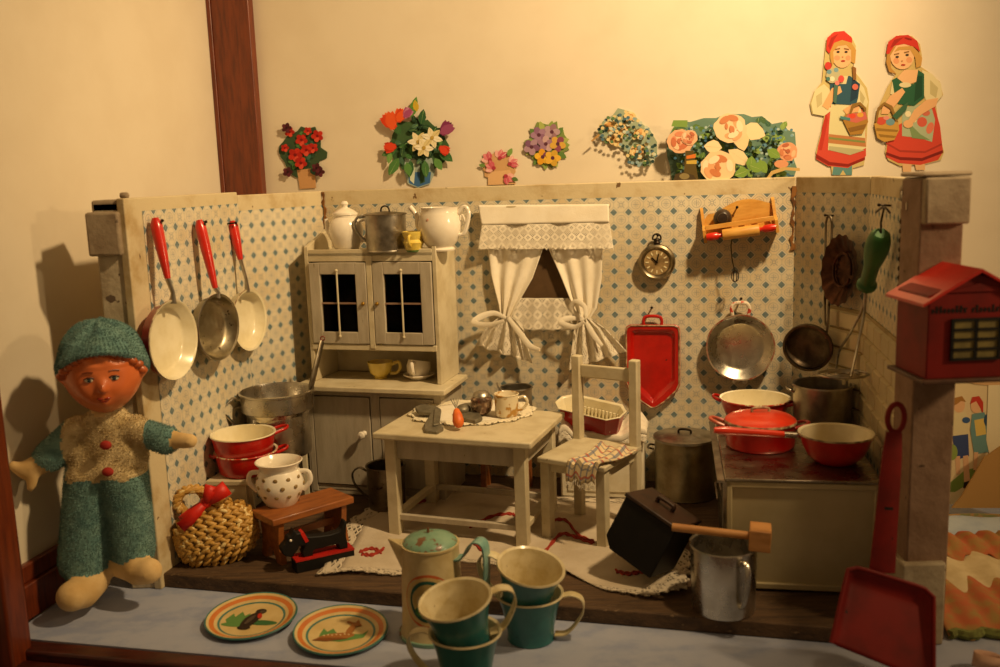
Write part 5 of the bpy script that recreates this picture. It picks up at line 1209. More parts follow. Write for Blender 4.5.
for j in range(rg + 1):
    ph_ = PI * j / rg
    for i in range(seg):
        th = 2 * PI * i / seg; d = Vector((math.sin(ph_) * math.sin(th), -math.sin(ph_) * math.cos(th), math.cos(ph_)))
        r_ = 1.0
        r_ += bump3(d, (0, -1, -.16), .085, .15) + bump3(d, (0, -1, -.02), .07, .05)      # nose
        for s_ in (-1, 1):
            r_ += bump3(d, (s_ * .42, -.9, -.34), .2, .07) - bump3(d, (s_ * .33, -1, .02), .11, .045) + bump3(d, (s_ * .06, -1, -.22), .04, .04)
            r_ += bump3(d, (s_ * .3, -1, .2), .12, .02)
            r_ += bump3(d, (s_ * 1, -.08, -.02), .10, .14)
        r_ += bump3(d, (0, -1, -.68), .15, .10) + bump3(d, (0, -1, -.42), .075, .055) - bump3(d, (0, -1, -.5), .03, .03) + bump3(d, (0, -1, -.56), .05, .035)
        rr = 1 - .16 * max(0, -d.z) ** 2
        hair = 0
        if d.z > .30 and d.y < .2: hair = .035 * math.sin(th * 11 + d.z * 14) * min(1, (d.z - .30) * 6) + .03
        r_ += hair
        vs.append(HC + Vector((d.x * .285 * rr * r_, d.y * .262 * r_, d.z * .315 * r_)))
for j in range(rg):
    for i in range(seg): fs.append((j * seg + i, (j + 1) * seg + i, (j + 1) * seg + (i + 1) % seg, j * seg + (i + 1) % seg))
b.add(vs, fs); head = b.build('head', faceM, doll)
def fp(x, z, out=1.0, e=0):     # point on the face at unit direction
    d = Vector((x, -1, z)).normalized(); return HC + Vector((d.x * .285 * out, d.y * .262 * out - e, d.z * .315 * out))
for s_ in (-1, 1):
    e = fp(s_ * .33, .03, .965); MB().ball(e, (.034, .02, .021), seg=16, rings=10).build('eye_white', mat('eye white', '#d8cdb4', None, .3, coat=.4), head)
    MB().ball(e + Vector((0, -.014, .001)), (.0165, .008, .0175), seg=14, rings=8).build('iris', mat('dark blue grey iris', '#2c3a3e', None, .2, coat=.4), head)
    MB().tube([e + Vector((-.038, -.012, .008)), e + Vector((-.015, -.021, .022)), e + Vector((.015, -.021, .022)), e + Vector((.038, -.012, .008))], .005, 6).build('eyelid_line', mat('dark brown line', '#4a2416', None, .5), head)
    P = [fp(s_ * (.2 + .1 * i), .22 + .02 * math.sin(PI * i / 3), 1.025) for i in range(4)]; MB().tube(P, .006, 6).build('eyebrow', mat('brown brow', '#8d4520', None, .5), head)
lm = mat('dark red painted lips', '#8d2414', None, .3, coat=.3)
b = MB()
for dx in (-.022, .022): b.ball(fp(0, -.47, 1.085) + Vector((dx, 0, .006)), (.028, .014, .011), seg=14, rings=8)
b.ball(fp(0, -.53, 1.08), (.034, .015, .012), seg=14, rings=8)
b.build('lips', lm, head)
# moulded curls under the cap
b = MB(); random.seed(9)
for k in range(15):
    a = -1.25 + 2.5 * k / 14; zz = .80 - .75 * abs(a / 1.25) ** 1.6; d = Vector((math.sin(a), -math.cos(a), zz)).normalized(); c = HC + Vector((d.x * .29, d.y * .265, d.z * .325))
    b.ball(c, (.05, .035, .035), seg=12, rings=8, Q=Matrix.Rotation(random.uniform(-1, 1), 4, 'Y'))
b.build('moulded_hair', mat('orange brown moulded hair', '#b85c28', '#a44c1e', .4, ns=6, coat=.2), head)
# cap
b = MB(); prof = []; capc = HC + Vector((0.0, .03, .10)); vs = []; fs = []; rg2, sg2 = 22, 64
for j in range(rg2 + 1):
    f = j / rg2; ph_ = f * R(98)
    for i in range(sg2):
        th = 2 * PI * i / sg2; w_ = 1 + .02 * math.sin(5 * th) + .02 * math.sin(9 * th + 3 * f)
        if f > .8: w_ += .05 * math.sin((f - .8) / .2 * PI)
        fr = max(0, math.cos(th)); x = math.sin(ph_) * math.sin(th) * .318 * w_; y = -math.sin(ph_) * math.cos(th) * .31 * w_; z = math.cos(ph_) * .30 * w_
        if f > .5: z += (f - .5) * 2 * .14 * fr - (f - .5) * 2 * .10 * (1 - fr)
        vs.append(capc + Vector((x, y, z)))
for j in range(rg2):
    for i in range(sg2): fs.append((j * sg2 + i, (j + 1) * sg2 + i, (j + 1) * sg2 + (i + 1) % sg2, j * sg2 + (i + 1) % sg2))
b.add(vs, fs); cap = b.build('cap', teal_pl, doll); fuzz(cap, 22000, .015, .003, 5)
HT = Matrix.Translation(HC) @ Matrix.Rotation(R(20), 4, 'Z') @ Matrix.Rotation(R(4), 4, 'X') @ Matrix.Translation(-HC)
head.matrix_local = HT; cap.matrix_local = HT
for px, py in ((116, 438), (118, 464)):
    q = dp(px, py); c = Vector((q.x, -.2, q.z)); MB().ball(c, (.045, .03, .036), seg=18, rings=10).build('button', mat('dark red felt button', '#a8281a', '#8d1c12', .8, ns=8), doll)
# ================================================================== printed paper scraps on the back panel of the case
class Scrap:
    """flat printed paper cut-out: layers drawn in the plane of the case back"""
    def __init__(s, name, label, w=CW, off=.012, group=None, cat='paper scrap'):
        s.n = name; s.l = label; s.w = w; s.off = off; s.b = MB(); s.mats = []; s.k = 0; s.g = group; s.cat = cat; s.o = None
    def poly(s, pts, col):
        m_ = plain(col, .75)
        if m_ not in s.mats: s.mats.append(m_)
        mi = s.mats.index(m_); P = [s.w.loc(x, y, s.off) for x, y in pts]
        if s.o is None: cx = sum(p[0] for p in P) / len(P); cz = sum(p[1] for p in P) / len(P); s.o = (cx, cz)
        e = .0004 * s.k; s.k += 1; s.b.prism([(x - s.o[0], z - s.o[1]) for x, z in P], -s.off - e - .0008, (-.001 if s.k == 1 else -s.off - e + .0004), mi); return s
    def ell(s, cx, cy, rx, ry, col, rot=0, n=18, irr=0, seed=None): return s.poly(ell(cx, cy, rx, ry, R(rot), n, irr, seed if seed is not None else s.k), col)
    def leaf(s, x, y, L, wd, ang, col, vein=None):
        a = R(ang); pts = [(0, 0), (.25, .8), (.5, 1), (.8, .6), (1, 0), (.8, -.6), (.5, -1), (.25, -.8)]
        P = [(x + p * L * math.cos(a) - q * wd * math.sin(a), y + p * L * math.sin(a) + q * wd * math.cos(a)) for p, q in pts]; s.poly(P, col)
        if vein: s.poly([(x, y), (x + L * .9 * math.cos(a), y + L * .9 * math.sin(a)), (x + L * .9 * math.cos(a) + .4, y + L * .9 * math.sin(a) + .5)], vein)
        return s
    def flower(s, x, y, r, cols, n=5, centre='#e0b040', rot=0):
        for k in range(n):
            a = 2 * PI * k / n + R(rot); s.ell(x + r * .55 * math.cos(a), y + r * .55 * math.sin(a), r * .5, r * .42, cols[k % len(cols)], math.degrees(a), 12)
        return s.ell(x, y, r * .25, r * .25, centre, n=8)
    def rose(s, x, y, r, cols):
        s.ell(x, y, r, r * .92, cols[0], irr=.06, n=22)
        rd = random.Random(int(x * 7)); 
        for k in range(9):
            a = rd.uniform(0, 2 * PI); q = rd.uniform(.35, .75) * r; s.ell(x + q * math.cos(a), y + q * math.sin(a), r * .36, r * .2, cols[1 + k % (len(cols) - 1)], math.degrees(a) + 90, 12)
        for k in range(4):
            a = rd.uniform(0, 2 * PI); q = rd.uniform(0, .28) * r; s.ell(x + q * math.cos(a), y + q * math.sin(a), r * .2, r * .1, cols[-1], math.degrees(a) + 60, 10)
        return s
    def done(s):
        o = s.b.build(s.n, s.mats, smooth=False, loc=s.w.a + s.w.u * s.o[0] + Vector((0, 0, s.o[1])), rot=(0, 0, s.w.rz)); return tag(o, s.l, s.cat, s.g)
def inside(x, y, P):
    r_ = False
    for i in range(len(P)):
        (x1, y1), (x2, y2) = P[i], P[i - 1]
        if (y1 > y) != (y2 > y) and x < (x2 - x1) * (y - y1) / (y2 - y1) + x1: r_ = not r_
    return r_
GF = 'flower scraps along the top of the toy kitchen'
rd = random.Random(21)
# 1 red posy
s = Scrap('flower_scrap', 'small paper scrap of red flowers in a pot, leftmost above the toy kitchen', group=GF)
s.ell(303, 152, 21, 26, '#3c5236', irr=.16, n=30, seed=2)
s.poly([(297, 170), (315, 168), (316, 188), (300, 189)], '#c99a68')
for k in range(26):
    a = rd.uniform(0, 2 * PI); q = rd.uniform(.2, 1); x, y = 303 + 18 * q * math.cos(a), 150 + 22 * q * math.sin(a); s.leaf(x, y, 8, 2.6, rd.uniform(0, 360), rd.choice(['#4d7a42', '#2d4a34', '#5f8f50', '#3d6a58']))
for x, y, r_ in ((290, 132, 5), (302, 140, 6), (318, 136, 6), (296, 155, 7), (307, 150, 6), (314, 148, 5), (286, 148, 4), (302, 163, 6), (309, 131, 4)): s.flower(x, y, r_, ['#c4301e', '#b02418', '#d8503a'], 5, '#7c1410', rot=x)
for x, y in ((289, 172), (321, 172), (288, 128), (318, 168)): s.flower(x, y, 5, ['#4a1c22', '#5f2630'], 5, '#2c1014')
s.done()
# 2 big bouquet in a glass vase
s = Scrap('flower_scrap', 'large paper scrap of tulips and lilies in a blue glass vase', group=GF)
s.ell(418, 145, 30, 26, '#41603a', irr=.1, n=30, seed=5)
s.poly([(405, 158), (432, 158), (435, 172), (430, 184), (418, 188), (408, 184), (404, 172)], '#9fb0a8')
s.poly([(408, 172), (431, 172), (430, 183), (418, 187), (409, 183)], '#3f6a9c'); s.poly([(411, 160), (416, 160), (414, 184), (410, 180)], '#d2dcc8'); s.poly([(420, 158), (424, 158), (425, 182), (420, 184)], '#3a5a3c')
for k in range(46):
    a = rd.uniform(0, 2 * PI); q = rd.uniform(.2, .95); s.leaf(418 + 27 * q * math.cos(a), 144 + 23 * q * math.sin(a), rd.uniform(7, 12), 2.6, rd.uniform(0, 360), rd.choice(['#3c6a38', '#2c4c30', '#5c8a46', '#486c54', '#24402c']), '#7ca060')
for x, y, L, w_, a, c in ((412, 118, 22, 4, -75, '#5c8c3c'), (418, 112, 12, 3, -100, '#c8a830'), (422, 125, 16, 4, -80, '#2f5a34'), (398, 150, 16, 4, 160, '#3f6e3c'), (400, 158, 20, 5, 120, '#4d7c40'), (440, 150, 18, 5, 40, '#3d6c3c'), (436, 158, 14, 4, 60, '#5d8c48'), (402, 135, 16, 4, -120, '#3c6638'), (430, 140, 16, 4, -60, '#2f5432'), (392, 152, 12, 3, 100, '#6f9a50'), (412, 160, 18, 4, 95, '#3a683a'), (426, 160, 18, 4, 85, '#467440')): s.leaf(x, y, L, w_, a, c, '#8aa868')
def tulip(s, x, y, r, ang, cols):
    for k, da in enumerate((-35, 35, 0, -15, 15)): s.leaf(x - r * .5 * math.cos(R(ang + da)), y - r * .5 * math.sin(R(ang + da)), r * 1.5, r * .42, ang + da, cols[k % len(cols)])
tulip(s, 393, 124, 13, -120, ['#d2401c', '#e05a28', '#e8743a']); tulip(s, 401, 118, 10, -70, ['#e25a24', '#cf3c1a']); tulip(s, 408, 115, 8, -60, ['#a04a78', '#c07a9c']); tulip(s, 394, 147, 9, 170, ['#d84424', '#b83018']); tulip(s, 446, 131, 11, -50, ['#7c3058', '#94486e', '#5c2040']); tulip(s, 444, 149, 8, 30, ['#d8442a', '#c03420'])
for x, y, r_ in ((420, 142, 11), (434, 138, 11), (426, 148, 10)):
    for k in range(6): s.leaf(x, y, r_, 3, 60 * k + x, ['#e8dcb4', '#d8c890', '#f0e8cc'][k % 3], '#b8a468')
    s.ell(x, y, 2, 2, '#b89a48', n=8)
s.leaf(409, 162, 14, 4, 80, '#5a8a46'); s.done()
# 3 pink lilies
s = Scrap('flower_scrap', 'small paper scrap of pink lilies, third flower scrap from the left', group=GF)
s.ell(500, 168, 16, 15, '#c9a070', irr=.12, seed=3, n=24)
s.poly([(488, 172), (510, 170), (516, 184), (488, 185)], '#d8b080')
for x, y, a in ((490, 160, -140), (500, 158, -80), (510, 164, -30), (506, 176, 40), (494, 168, 200)):
    for da in (-40, 0, 40): s.leaf(x, y, 9, 3, a + da, ['#d87c84', '#c85c6c', '#e8b0a8'][(da // 40) % 3], '#f0d8c8')
    s.ell(x, y, 2.2, 2, '#a83848', n=8)
s.leaf(508, 156, 9, 2.6, -60, '#7a9c4c'); s.leaf(512, 178, 7, 2.2, 20, '#58743c'); s.leaf(486, 166, 7, 2, 190, '#6a8844'); s.done()
# 4 pansies
s = Scrap('flower_scrap', 'small paper scrap of mauve and yellow pansies, without a vase', group=GF)
s.ell(547, 144, 20, 22, '#7a8c4a', irr=.15, seed=8, n=28)
for k in range(12): s.leaf(547 + 12 * math.cos(k * .55), 145 + 14 * math.sin(k * .55), 11, 3, math.degrees(k * .55), ['#8aa050', '#5f8040', '#a4b060'][k % 3])
for x, y, c in ((539, 135, ['#a07c98', '#8c6484']), (552, 132, ['#b094a0', '#94707c']), (546, 144, ['#9c7890', '#c0a0a4']), (558, 144, ['#d0a448', '#8c4860']), (543, 157, ['#e8b838', '#d89c28', '#7c4860']), (532, 147, ['#a8889c', '#7c5474']), (553, 158, ['#e0b040', '#caa038'])): s.flower(x, y, 8, c, 5, '#5a3040', rot=x * 3)
s.done()
# 5 forget-me-nots
s = Scrap('flower_scrap', 'curved paper scrap of pale roses and tiny blue forget-me-nots', group=GF)
FP = [(598, 132), (603, 121), (613, 115), (618, 108), (632, 112), (640, 122), (650, 130), (657, 142), (657, 156), (650, 166), (640, 166), (628, 162), (626, 153), (618, 146), (604, 142), (600, 138)]; s.poly(FP, '#9aa890')
for x, y, r_ in ((611, 126, 7), (624, 130, 7), (630, 117, 6), (616, 140, 7), (638, 152, 8), (640, 134, 6)): s.rose(x, y, r_, ['#e8c88c', '#e0b070', '#f0d8a4', '#cc9858'])
for k in range(260):
    x, y = rd.uniform(596, 660), rd.uniform(107, 168)
    if not inside(x, y, FP): continue
    s.ell(x, y, 1.9, 1.7, rd.choice(['#4f7080', '#8aa4a8', '#34504c', '#c4ccb8', '#5c7c50', '#dcc890', '#26403c']), n=7)
for k in range(0):
    f = rd.random(); x = 600 + 54 * f + rd.uniform(-4, 4); y = 122 + 30 * f * f + rd.choice([-9, 8, 12]) * (1 - .2 * f) + rd.uniform(-3, 3)
    if f > .8: y = rd.uniform(136, 166)
    s.ell(x, y, 1.8, 1.7, rd.choice(['#4f7080', '#8aa4a8', '#34504c', '#c4ccb8', '#5c7c50']), n=7)
s.poly([(592, 141), (600, 134), (601, 136), (593, 142)], '#b08850'); s.done()
# 6 roses and anchor/wheel
s = Scrap('flower_scrap', 'wide paper scrap of large pale roses with leaves and blue flowers', group=GF)
s.poly([(667, 140), (673, 128), (680, 121), (690, 122), (704, 118), (716, 118), (726, 114), (744, 114), (752, 117), (762, 116), (772, 124), (782, 122), (788, 130), (795, 132), (796, 146), (794, 160), (797, 168), (793, 180), (672, 181), (670, 166), (667, 156)], '#6a8a7a')
for k in range(120):
    x = rd.uniform(674, 790); y = rd.uniform(124, 174); s.leaf(x, y, rd.uniform(6, 12), 2.8, rd.uniform(0, 360), rd.choice(['#5c7c3c', '#7c9c4c', '#3f6450', '#4c6c48', '#8ca858']), '#a8bc78')
for k in range(170): s.ell(rd.uniform(674, 792), rd.uniform(126, 178), 1.6, 1.4, rd.choice(['#5c88a0', '#7ca4b0', '#3c647c', '#a8c0b8']), n=7)
s.poly([(674, 121), (688, 121), (688, 128), (672, 127)], '#7c9c4c')
s.rose(681, 142, 13, ['#e8b48c', '#d88c68', '#f0c8a0', '#c87450']); s.rose(690, 138, 8, ['#e8b890', '#d08c68', '#f0ccac', '#c07050'])
s.leaf(742, 128, 24, 9, 20, '#f0d8ac'); s.leaf(738, 130, 22, 8, 75, '#ecd0a0'); s.leaf(722, 148, 18, 7, 185, '#f0d8ac', '#dcb480'); s.leaf(728, 150, 26, 7, 35, '#ecd4a8', '#dcb480')
s.rose(730, 129, 16, ['#f0d0a4', '#e4ac7c', '#f6e0bc', '#cc8458']); s.rose(718, 167, 17, ['#f0ceA0', '#e4aa78', '#f6e0bc', '#cc8050'])
s.rose(786, 152, 10, ['#e0a078', '#cc8058', '#ecbc94', '#b86848']); s.ell(780, 164, 7, 4, '#d89870')
s.poly([(686, 151), (694, 151), (699, 181), (684, 181)], '#5c4c24'); s.poly([(687, 156), (696, 154), (696, 158), (687, 159)], '#d8762c'); s.poly([(687, 161), (697, 160), (697, 164), (687, 164)], '#c8a848'); s.poly([(674, 181), (676, 174), (684, 172), (694, 175), (698, 181)], '#4a3c24'); s.ell(685, 176, 5, 3, '#8c7c50')
s.poly([(764, 180), (770, 171), (782, 167), (798, 168), (798, 171), (784, 170), (772, 174), (766, 181)], '#c8a868')
for x, y, a in ((751, 156, 95), (758, 160, 60), (748, 170, 160), (762, 170, 200), (766, 150, 30)): s.leaf(x, y, 15, 5, a, '#7a9c44', '#b4c47c')
s.done()
# girls
GG = 'scraps of girls in red headscarves'
def girl(nm, label, L):
    s = Scrap('girl_scrap', label, group=GG)
    for pts, c in L:
        if isinstance(pts, tuple) and pts[0] == 'e': s.ell(*pts[1:5], c, *pts[5:])
        else: s.poly(pts, c)
    return s.done()
girl('a', 'upright paper scrap of girl in blue bodice holding flowers, above right corner of kitchen', [
 ([(826, 42), (832, 33), (842, 31), (851, 36), (856, 46), (854, 60), (853, 70), (860, 78), (867, 88), (869, 100), (868, 115), (867, 135), (866, 150), (864, 165), (853, 168), (852, 175), (832, 175), (831, 166), (818, 160), (816, 152), (822, 128), (824, 116), (812, 114), (810, 104), (814, 92), (822, 82), (824, 62)], '#c9b678'),
 ([(834, 164), (852, 164), (852, 175), (846, 175), (843, 170), (840, 175), (832, 175)], '#5c8c8c'),
 ([(829, 106), (836, 104), (862, 108), (866, 135), (866, 156), (848, 168), (828, 166), (816, 159), (818, 146), (824, 124)], '#cc4a38'),
 ([(816, 154), (830, 162), (848, 164), (865, 157), (865, 160), (848, 167), (828, 165), (816, 158)], '#8c2418'),
 ([(822, 128), (826, 112), (828, 120), (822, 150), (819, 150)], '#b83828'),
 ([(831, 104), (860, 106), (865, 125), (866, 148), (850, 155), (828, 150), (829, 126)], '#d8d0a0'),
 ([(829, 134), (865, 138), (866, 147), (828, 143)], '#b87c4c'), ([(829, 137), (865, 141), (865, 143), (829, 139)], '#7c8c4c'), ([(829, 146), (865, 150), (850, 155), (829, 150)], '#b4b088'),
 ([(815, 90), (824, 84), (830, 90), (828, 104), (832, 110), (824, 116), (813, 114), (811, 104)], '#dcd2a4'), ([(816, 96), (822, 92), (822, 104), (817, 108)], '#c4b888'),
 ([(857, 80), (864, 88), (868, 102), (866, 108), (856, 108), (856, 92)], '#dcd2a4'), ([(860, 90), (865, 98), (863, 104), (860, 100)], '#bcb080'),
 ([(830, 80), (838, 76), (850, 76), (860, 84), (858, 98), (856, 105), (832, 104), (830, 92)], '#2f5668'), ([(852, 78), (859, 84), (857, 98), (850, 102)], '#213c50'), ([(838, 76), (848, 76), (846, 84), (840, 84)], '#d8cc9c'),
 ([(822, 106), (832, 88), (840, 86), (842, 92), (836, 96), (828, 110)], '#e0ae78'), ([(843, 110), (852, 104), (860, 106), (858, 112), (846, 114)], '#e0ae78'),
 (('e', 842, 54, 10.5, 14), '#e4b684'), (('e', 837, 58, 3, 2.5), '#dc9c70'), (('e', 848, 58, 2.5, 2.5), '#dc9c70'),
 ([(830, 58), (830, 46), (838, 40), (850, 41), (856, 50), (855, 64), (851, 62), (851, 50), (846, 45), (838, 46), (833, 52), (834, 62), (832, 66)], '#c4964c'),
 ([(826, 50), (827, 38), (834, 32), (844, 31), (852, 38), (852, 43), (842, 40), (834, 43), (829, 54)], '#cc3a2c'), ([(828, 46), (831, 38), (838, 34), (834, 40), (830, 50)], '#a82a20'),
 (('e', 838, 52, 1.6, 1.1), '#3a3028'), (('e', 846, 52, 1.6, 1.1), '#3a3028'), (('e', 843, 61, 2.2, .9), '#b03c2c'), (('e', 842.5, 57, .8, .8), '#c88c5c'), ([(835, 49), (840, 48), (840, 49), (835, 50)], '#8c6030'), ([(844, 48), (849, 49), (849, 50), (844, 49)], '#8c6030'),
 ([(852, 66), (856, 68), (856, 80), (853, 80)], '#8c6030'), (('e', 828, 66, 3.4, 4), '#c83c34'), (('e', 855, 87, 3, 3), '#d06c5c'),
 (('e', 833, 76, 7, 7, 0, 16, .12), '#b8b490'), (('e', 829, 72, 2.5, 2.3), '#6c94a4'), (('e', 836, 70, 2.3, 2.3), '#7ca0ac'), (('e', 832, 79, 2.5, 2.5), '#eee0c0'), (('e', 841, 79, 3, 3.6), '#d4524c'), (('e', 837, 83, 2.4, 2.4), '#e0847c'), (('e', 828, 79, 2, 2), '#4c7c74'), ([(834, 84), (838, 86), (836, 104), (833, 102)], '#4c7060'),
 ([(843, 121), (845, 114), (866, 112), (868, 122), (862, 134), (850, 135)], '#a87c34'), ([(844, 120), (848, 114), (865, 112), (867, 119), (856, 123)], '#c8685c'), (('e', 852, 116, 3.5, 2.6), '#d84c34'), (('e', 860, 115, 3.2, 2.4), '#d8a03c'), ([(840, 116), (850, 118), (850, 121), (840, 119)], '#4c8484'), ([(848, 128), (866, 124), (864, 129), (850, 132)], '#86602a'),
 ([(849, 114), (852, 104), (860, 102), (866, 108), (866, 113), (863, 108), (859, 105), (854, 107), (851, 114)], '#8c6a30')])
girl('b', 'tilted paper scrap of girl in green bodice with basket, at far right above post', [
 ([(886, 52), (890, 40), (900, 35), (912, 36), (920, 44), (922, 56), (920, 66), (930, 73), (940, 82), (943, 95), (936, 104), (938, 120), (941, 140), (944, 152), (941, 160), (925, 164), (900, 166), (888, 160), (885, 152), (888, 138), (876, 136), (874, 124), (880, 104), (888, 86), (896, 74), (888, 68)], '#c9b070'),
 ([(902, 160), (912, 160), (911, 172), (903, 172)], '#dcb080'), ([(914, 160), (925, 160), (925, 170), (916, 170)], '#dcb080'),
 ([(890, 130), (934, 104), (940, 126), (943, 152), (938, 160), (920, 165), (898, 163), (886, 157), (887, 146)], '#cc4634'),
 ([(886, 152), (900, 157), (922, 158), (943, 150), (943, 153), (922, 161), (900, 160), (886, 155)], '#7c2018'), ([(886, 142), (900, 150), (925, 151), (942, 143), (942, 145), (925, 153), (900, 152), (886, 144)], '#a8382a'),
 ([(902, 108), (930, 102), (935, 120), (932, 142), (920, 138), (902, 136)], '#a8b494'), (('e', 922, 122, 5, 5), '#cc5c48'), (('e', 930, 128, 3.5, 6, 20), '#d8765c'), ([(908, 122), (920, 134), (930, 140), (912, 138)], '#7c9464'), (('e', 926, 113, 4, 3), '#c86c54'), (('e', 908, 114, 3, 3), '#e8dcb4'), (('e', 914, 120, 2.6, 2.6), '#e8d8a8'),
 ([(922, 70), (932, 74), (941, 84), (942, 96), (936, 103), (926, 101), (922, 90)], '#dcd0a4'), ([(930, 80), (938, 88), (936, 98), (930, 94)], '#c0b484'),
 ([(892, 82), (900, 76), (902, 90), (896, 96), (890, 94)], '#d8cc9c'),
 ([(892, 80), (898, 77), (906, 84), (914, 84), (918, 70), (924, 74), (924, 98), (914, 106), (898, 104), (894, 92)], '#285c40'), ([(916, 76), (922, 76), (922, 96), (914, 102)], '#1c4630'),
 ([(897, 78), (904, 70), (918, 70), (916, 82), (906, 85)], '#e4b684'), (('e', 905, 85, 6, 2.6), '#dcd0a4'),
 ([(882, 108), (890, 96), (902, 88), (905, 92), (898, 102), (888, 114), (881, 114)], '#e0ae7c'), ([(938, 98), (936, 106), (922, 114), (910, 126), (906, 124), (914, 110), (926, 100)], '#e0ae7c'), (('e', 908, 124, 5, 4), '#e0ae7c'),
 (('e', 902, 56, 12, 13.5), '#e6b886'), (('e', 896, 61, 3, 3), '#dc9a6c'), (('e', 909, 60, 3, 3), '#dc9a6c'),
 ([(886, 62), (888, 48), (896, 46), (890, 56), (891, 68), (896, 74), (889, 72)], '#b88840'), ([(898, 47), (912, 46), (918, 52), (922, 58), (921, 66), (916, 68), (915, 58), (910, 50), (900, 50), (894, 52)], '#c4964c'),
 ([(886, 54), (888, 42), (896, 36), (908, 35), (917, 41), (920, 52), (914, 47), (904, 44), (894, 46), (889, 54)], '#c8362a'), ([(890, 48), (894, 40), (904, 37), (898, 42), (893, 47)], '#a0281e'), (('e', 908, 39, 4, 1, 15), '#8c2018'),
 (('e', 897, 57, 1.7, 1.1), '#3a3028'), (('e', 907, 55, 1.7, 1.1), '#3a3028'), (('e', 903, 65, 2.2, .9), '#b03c2c'), (('e', 902, 61, .9, .8), '#c88c5c'), ([(894, 54), (899, 53), (899, 54), (894, 55)], '#8c6030'), ([(904, 52), (909, 51), (909, 52), (904, 53)], '#8c6030'),
 ([(874, 124), (880, 120), (898, 122), (899, 130), (894, 140), (884, 142), (877, 138)], '#c09444'), ([(876, 128), (898, 130), (897, 132), (876, 131)], '#94702e'), ([(878, 134), (896, 136), (894, 138), (880, 137)], '#94702e'), (('e', 881, 121, 5, 4), '#c8503c'), (('e', 890, 122, 4.5, 3.5), '#6c94a0'), (('e', 886, 118, 3, 2), '#d88c7c'),
 ([(875, 122), (877, 108), (884, 102), (892, 106), (898, 122), (896, 122), (890, 109), (884, 105), (879, 110), (877, 122)], '#8c6a30'), ([(892, 116), (902, 106), (908, 102), (906, 110), (896, 120)], '#3c6448')])
# ================================================================== prints and doll's dress at the far right
WP = Wall(Vector((3.6, 8.35, 0)), Vector((4.8, 8.2, 0)))
s = Scrap('picture_sheet', 'cream printed sheet with two small children in peasant clothes, standing right of the post', w=WP, off=.03, cat='picture')
s.poly([(945, 372), (1030, 372), (1030, 504), (938, 504)], '#dcc9a0')
s.poly([(946, 486), (965, 470), (984, 466), (978, 478), (955, 492), (946, 492)], '#7c9448')
for pts, c in ((('e', 959, 405, 6, 7.5), '#e2b488'), ([(953, 406), (954, 398), (962, 396), (966, 402), (961, 401), (957, 404)], '#a8783c'), ([(952, 414), (966, 412), (970, 424), (968, 438), (955, 440), (951, 428)], '#dccfa4'), ([(952, 436), (968, 434), (969, 456), (956, 460)], '#3c4c7c'), ([(955, 456), (960, 456), (960, 474), (956, 474)], '#dcb088'), ([(963, 456), (968, 455), (970, 482), (964, 484)], '#dcb088'), ([(964, 482), (972, 480), (971, 488), (963, 488)], '#33261c'), (('e', 952, 452, 5.5, 8), '#8ca050'), (('e', 966, 420, 4, 3), '#3c5c8c'),
 (('e', 976, 406, 5.5, 7), '#e2b488'), ([(970, 404), (972, 397), (979, 396), (983, 402), (983, 414), (980, 408), (976, 401)], '#c03c2c'), ([(972, 414), (984, 412), (989, 424), (988, 452), (974, 454), (970, 430)], '#6c9494'), ([(974, 420), (984, 418), (986, 434), (976, 436)], '#dcc068'), (('e', 987, 420, 3.5, 6), '#34506c'), ([(974, 452), (978, 452), (976, 470), (973, 470)], '#dcb088')):
    if isinstance(pts, tuple): s.ell(*pts[1:5], c)
    else: s.poly(pts, c)
s.poly([(952, 372), (1000, 372), (1000, 386), (975, 384), (960, 380)], '#d0a878'); s.poly([(988, 385), (1030, 384), (1030, 480), (994, 478), (986, 440)], '#e4d8b4')
s.done()
WP2 = Wall(Vector((3.5, 8.18, 0)), Vector((4.8, 8.0, 0)))
s = Scrap('brown_card', 'plain tan cardboard wedge leaning in front of the printed sheet at far right', w=WP2, off=.02, cat='card')
s.poly([(952, 508), (962, 496), (984, 458), (1010, 440), (1030, 508)], '#b08850'); s.done()
t = thing('doll_dress', 'small doll dress of blue, cream and orange plaid fabric lying at far right corner', 'doll dress', (3.75, 6.3, TZ), 0)
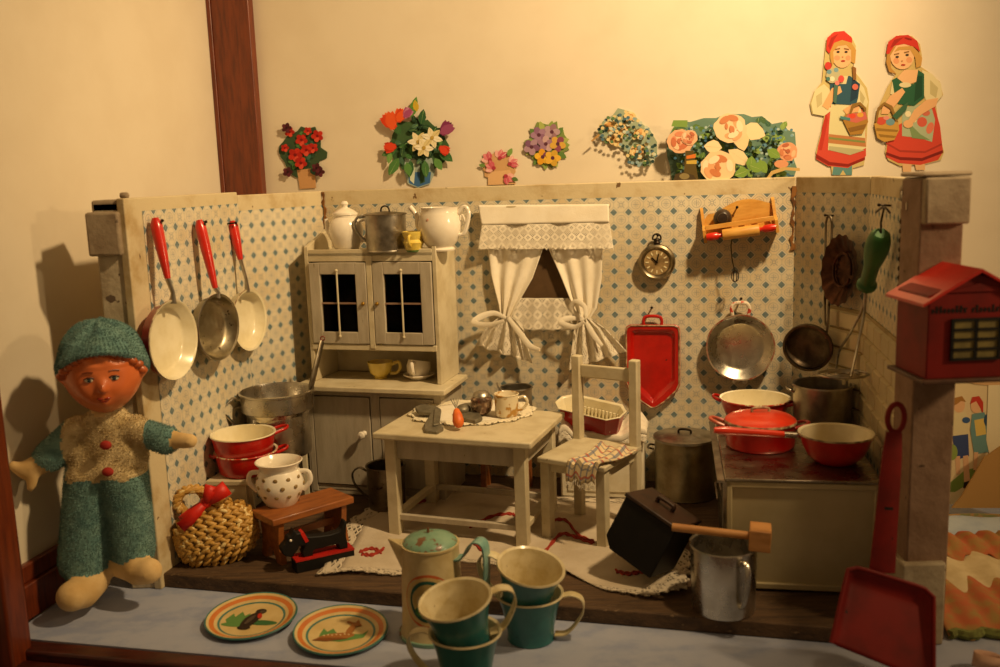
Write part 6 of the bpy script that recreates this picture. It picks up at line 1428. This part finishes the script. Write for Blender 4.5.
fa = mat('cream muslin', '#d8c69c', '#c4b084', .95, ns=5, bump=.2); fo = mat('orange and green plaid', '#b8643c', '#a08448', .95, ns=9); fb = mat('pale blue cotton', '#b4c0cc', '#a0aec0', .95, ns=4); ft = mat('flowered braid', '#b08454', '#6c7c4c', .9, ns=22)
def dsheet(name, y0, y1, z0, z1, m_, amp=.02, n=7, x0=3.06, x1=4.9, hump=.05):
    sheet(90, 16, lambda u, v: (x0 + (x1 - x0) * u - 3.75, y0 + (y1 - y0) * v - 6.3 + amp * 1.5 * math.sin(n * 2 * PI * u), z0 + (z1 - z0) * v + hump * math.sin(PI * v) + amp * math.sin(n * 2 * PI * u + 2 * v) + amp), (1, 1)).build(name, m_, t, solid=.01)
dsheet('skirt_panel', 6.16, 6.95, .01, .16, fo, .02, 9); dsheet('apron', 6.52, 7.25, .09, .2, fa, .02, 6, hump=.06); dsheet('flounce', 7.0, 7.45, .2, .22, fo, .025, 11, hump=.07)
dsheet('bodice', 7.35, 8.05, .1, .16, fb, .01, 3, x0=3.3, hump=.12)
arcp = [(3.95 + .62 * math.cos(a) - 3.75, 7.42 + .42 * math.sin(a) - 6.3, .27 - .04 * math.sin(a)) for a in [PI * i / 24 for i in range(25)]]
MB().tube(arcp, .05, 6, flat=.4, up=(0, 0, 1)).build('braid_trim', ft, t)
MB().tube([(3.07 - 3.75 + .06 * i, 6.17 - 6.3 + .03 * math.sin(i * 1.9), .04) for i in range(31)], .035, 6).build('hem_band', mat('green check hem', '#7c8444', '#5c5c2c', .95, ns=30), t)
t = thing('fabric_bow', 'small pale pink fabric bow lying at bottom right beside the post foot', 'bow', (3.22, 5.75, TZ), 0)
b = MB(); K = Vector((0, 0, .07)); b.ball(K, (.03, .03, .03), seg=10, rings=6); ribbon_loop(b, K, (1, 0, .1), .2, .1); ribbon_loop(b, K, (-1, 0, .1), .2, .1); b.add([K, K + Vector((-.1, -.08, -.05)), K + Vector((-.22, -.12, -.065)), K + Vector((-.04, -.06, -.06))], [(0, 1, 2, 3)]); b.build('ribbon', mat('pale pink fabric', '#c8a088', '#b48c70', .9, ns=8), t, solid=.008)
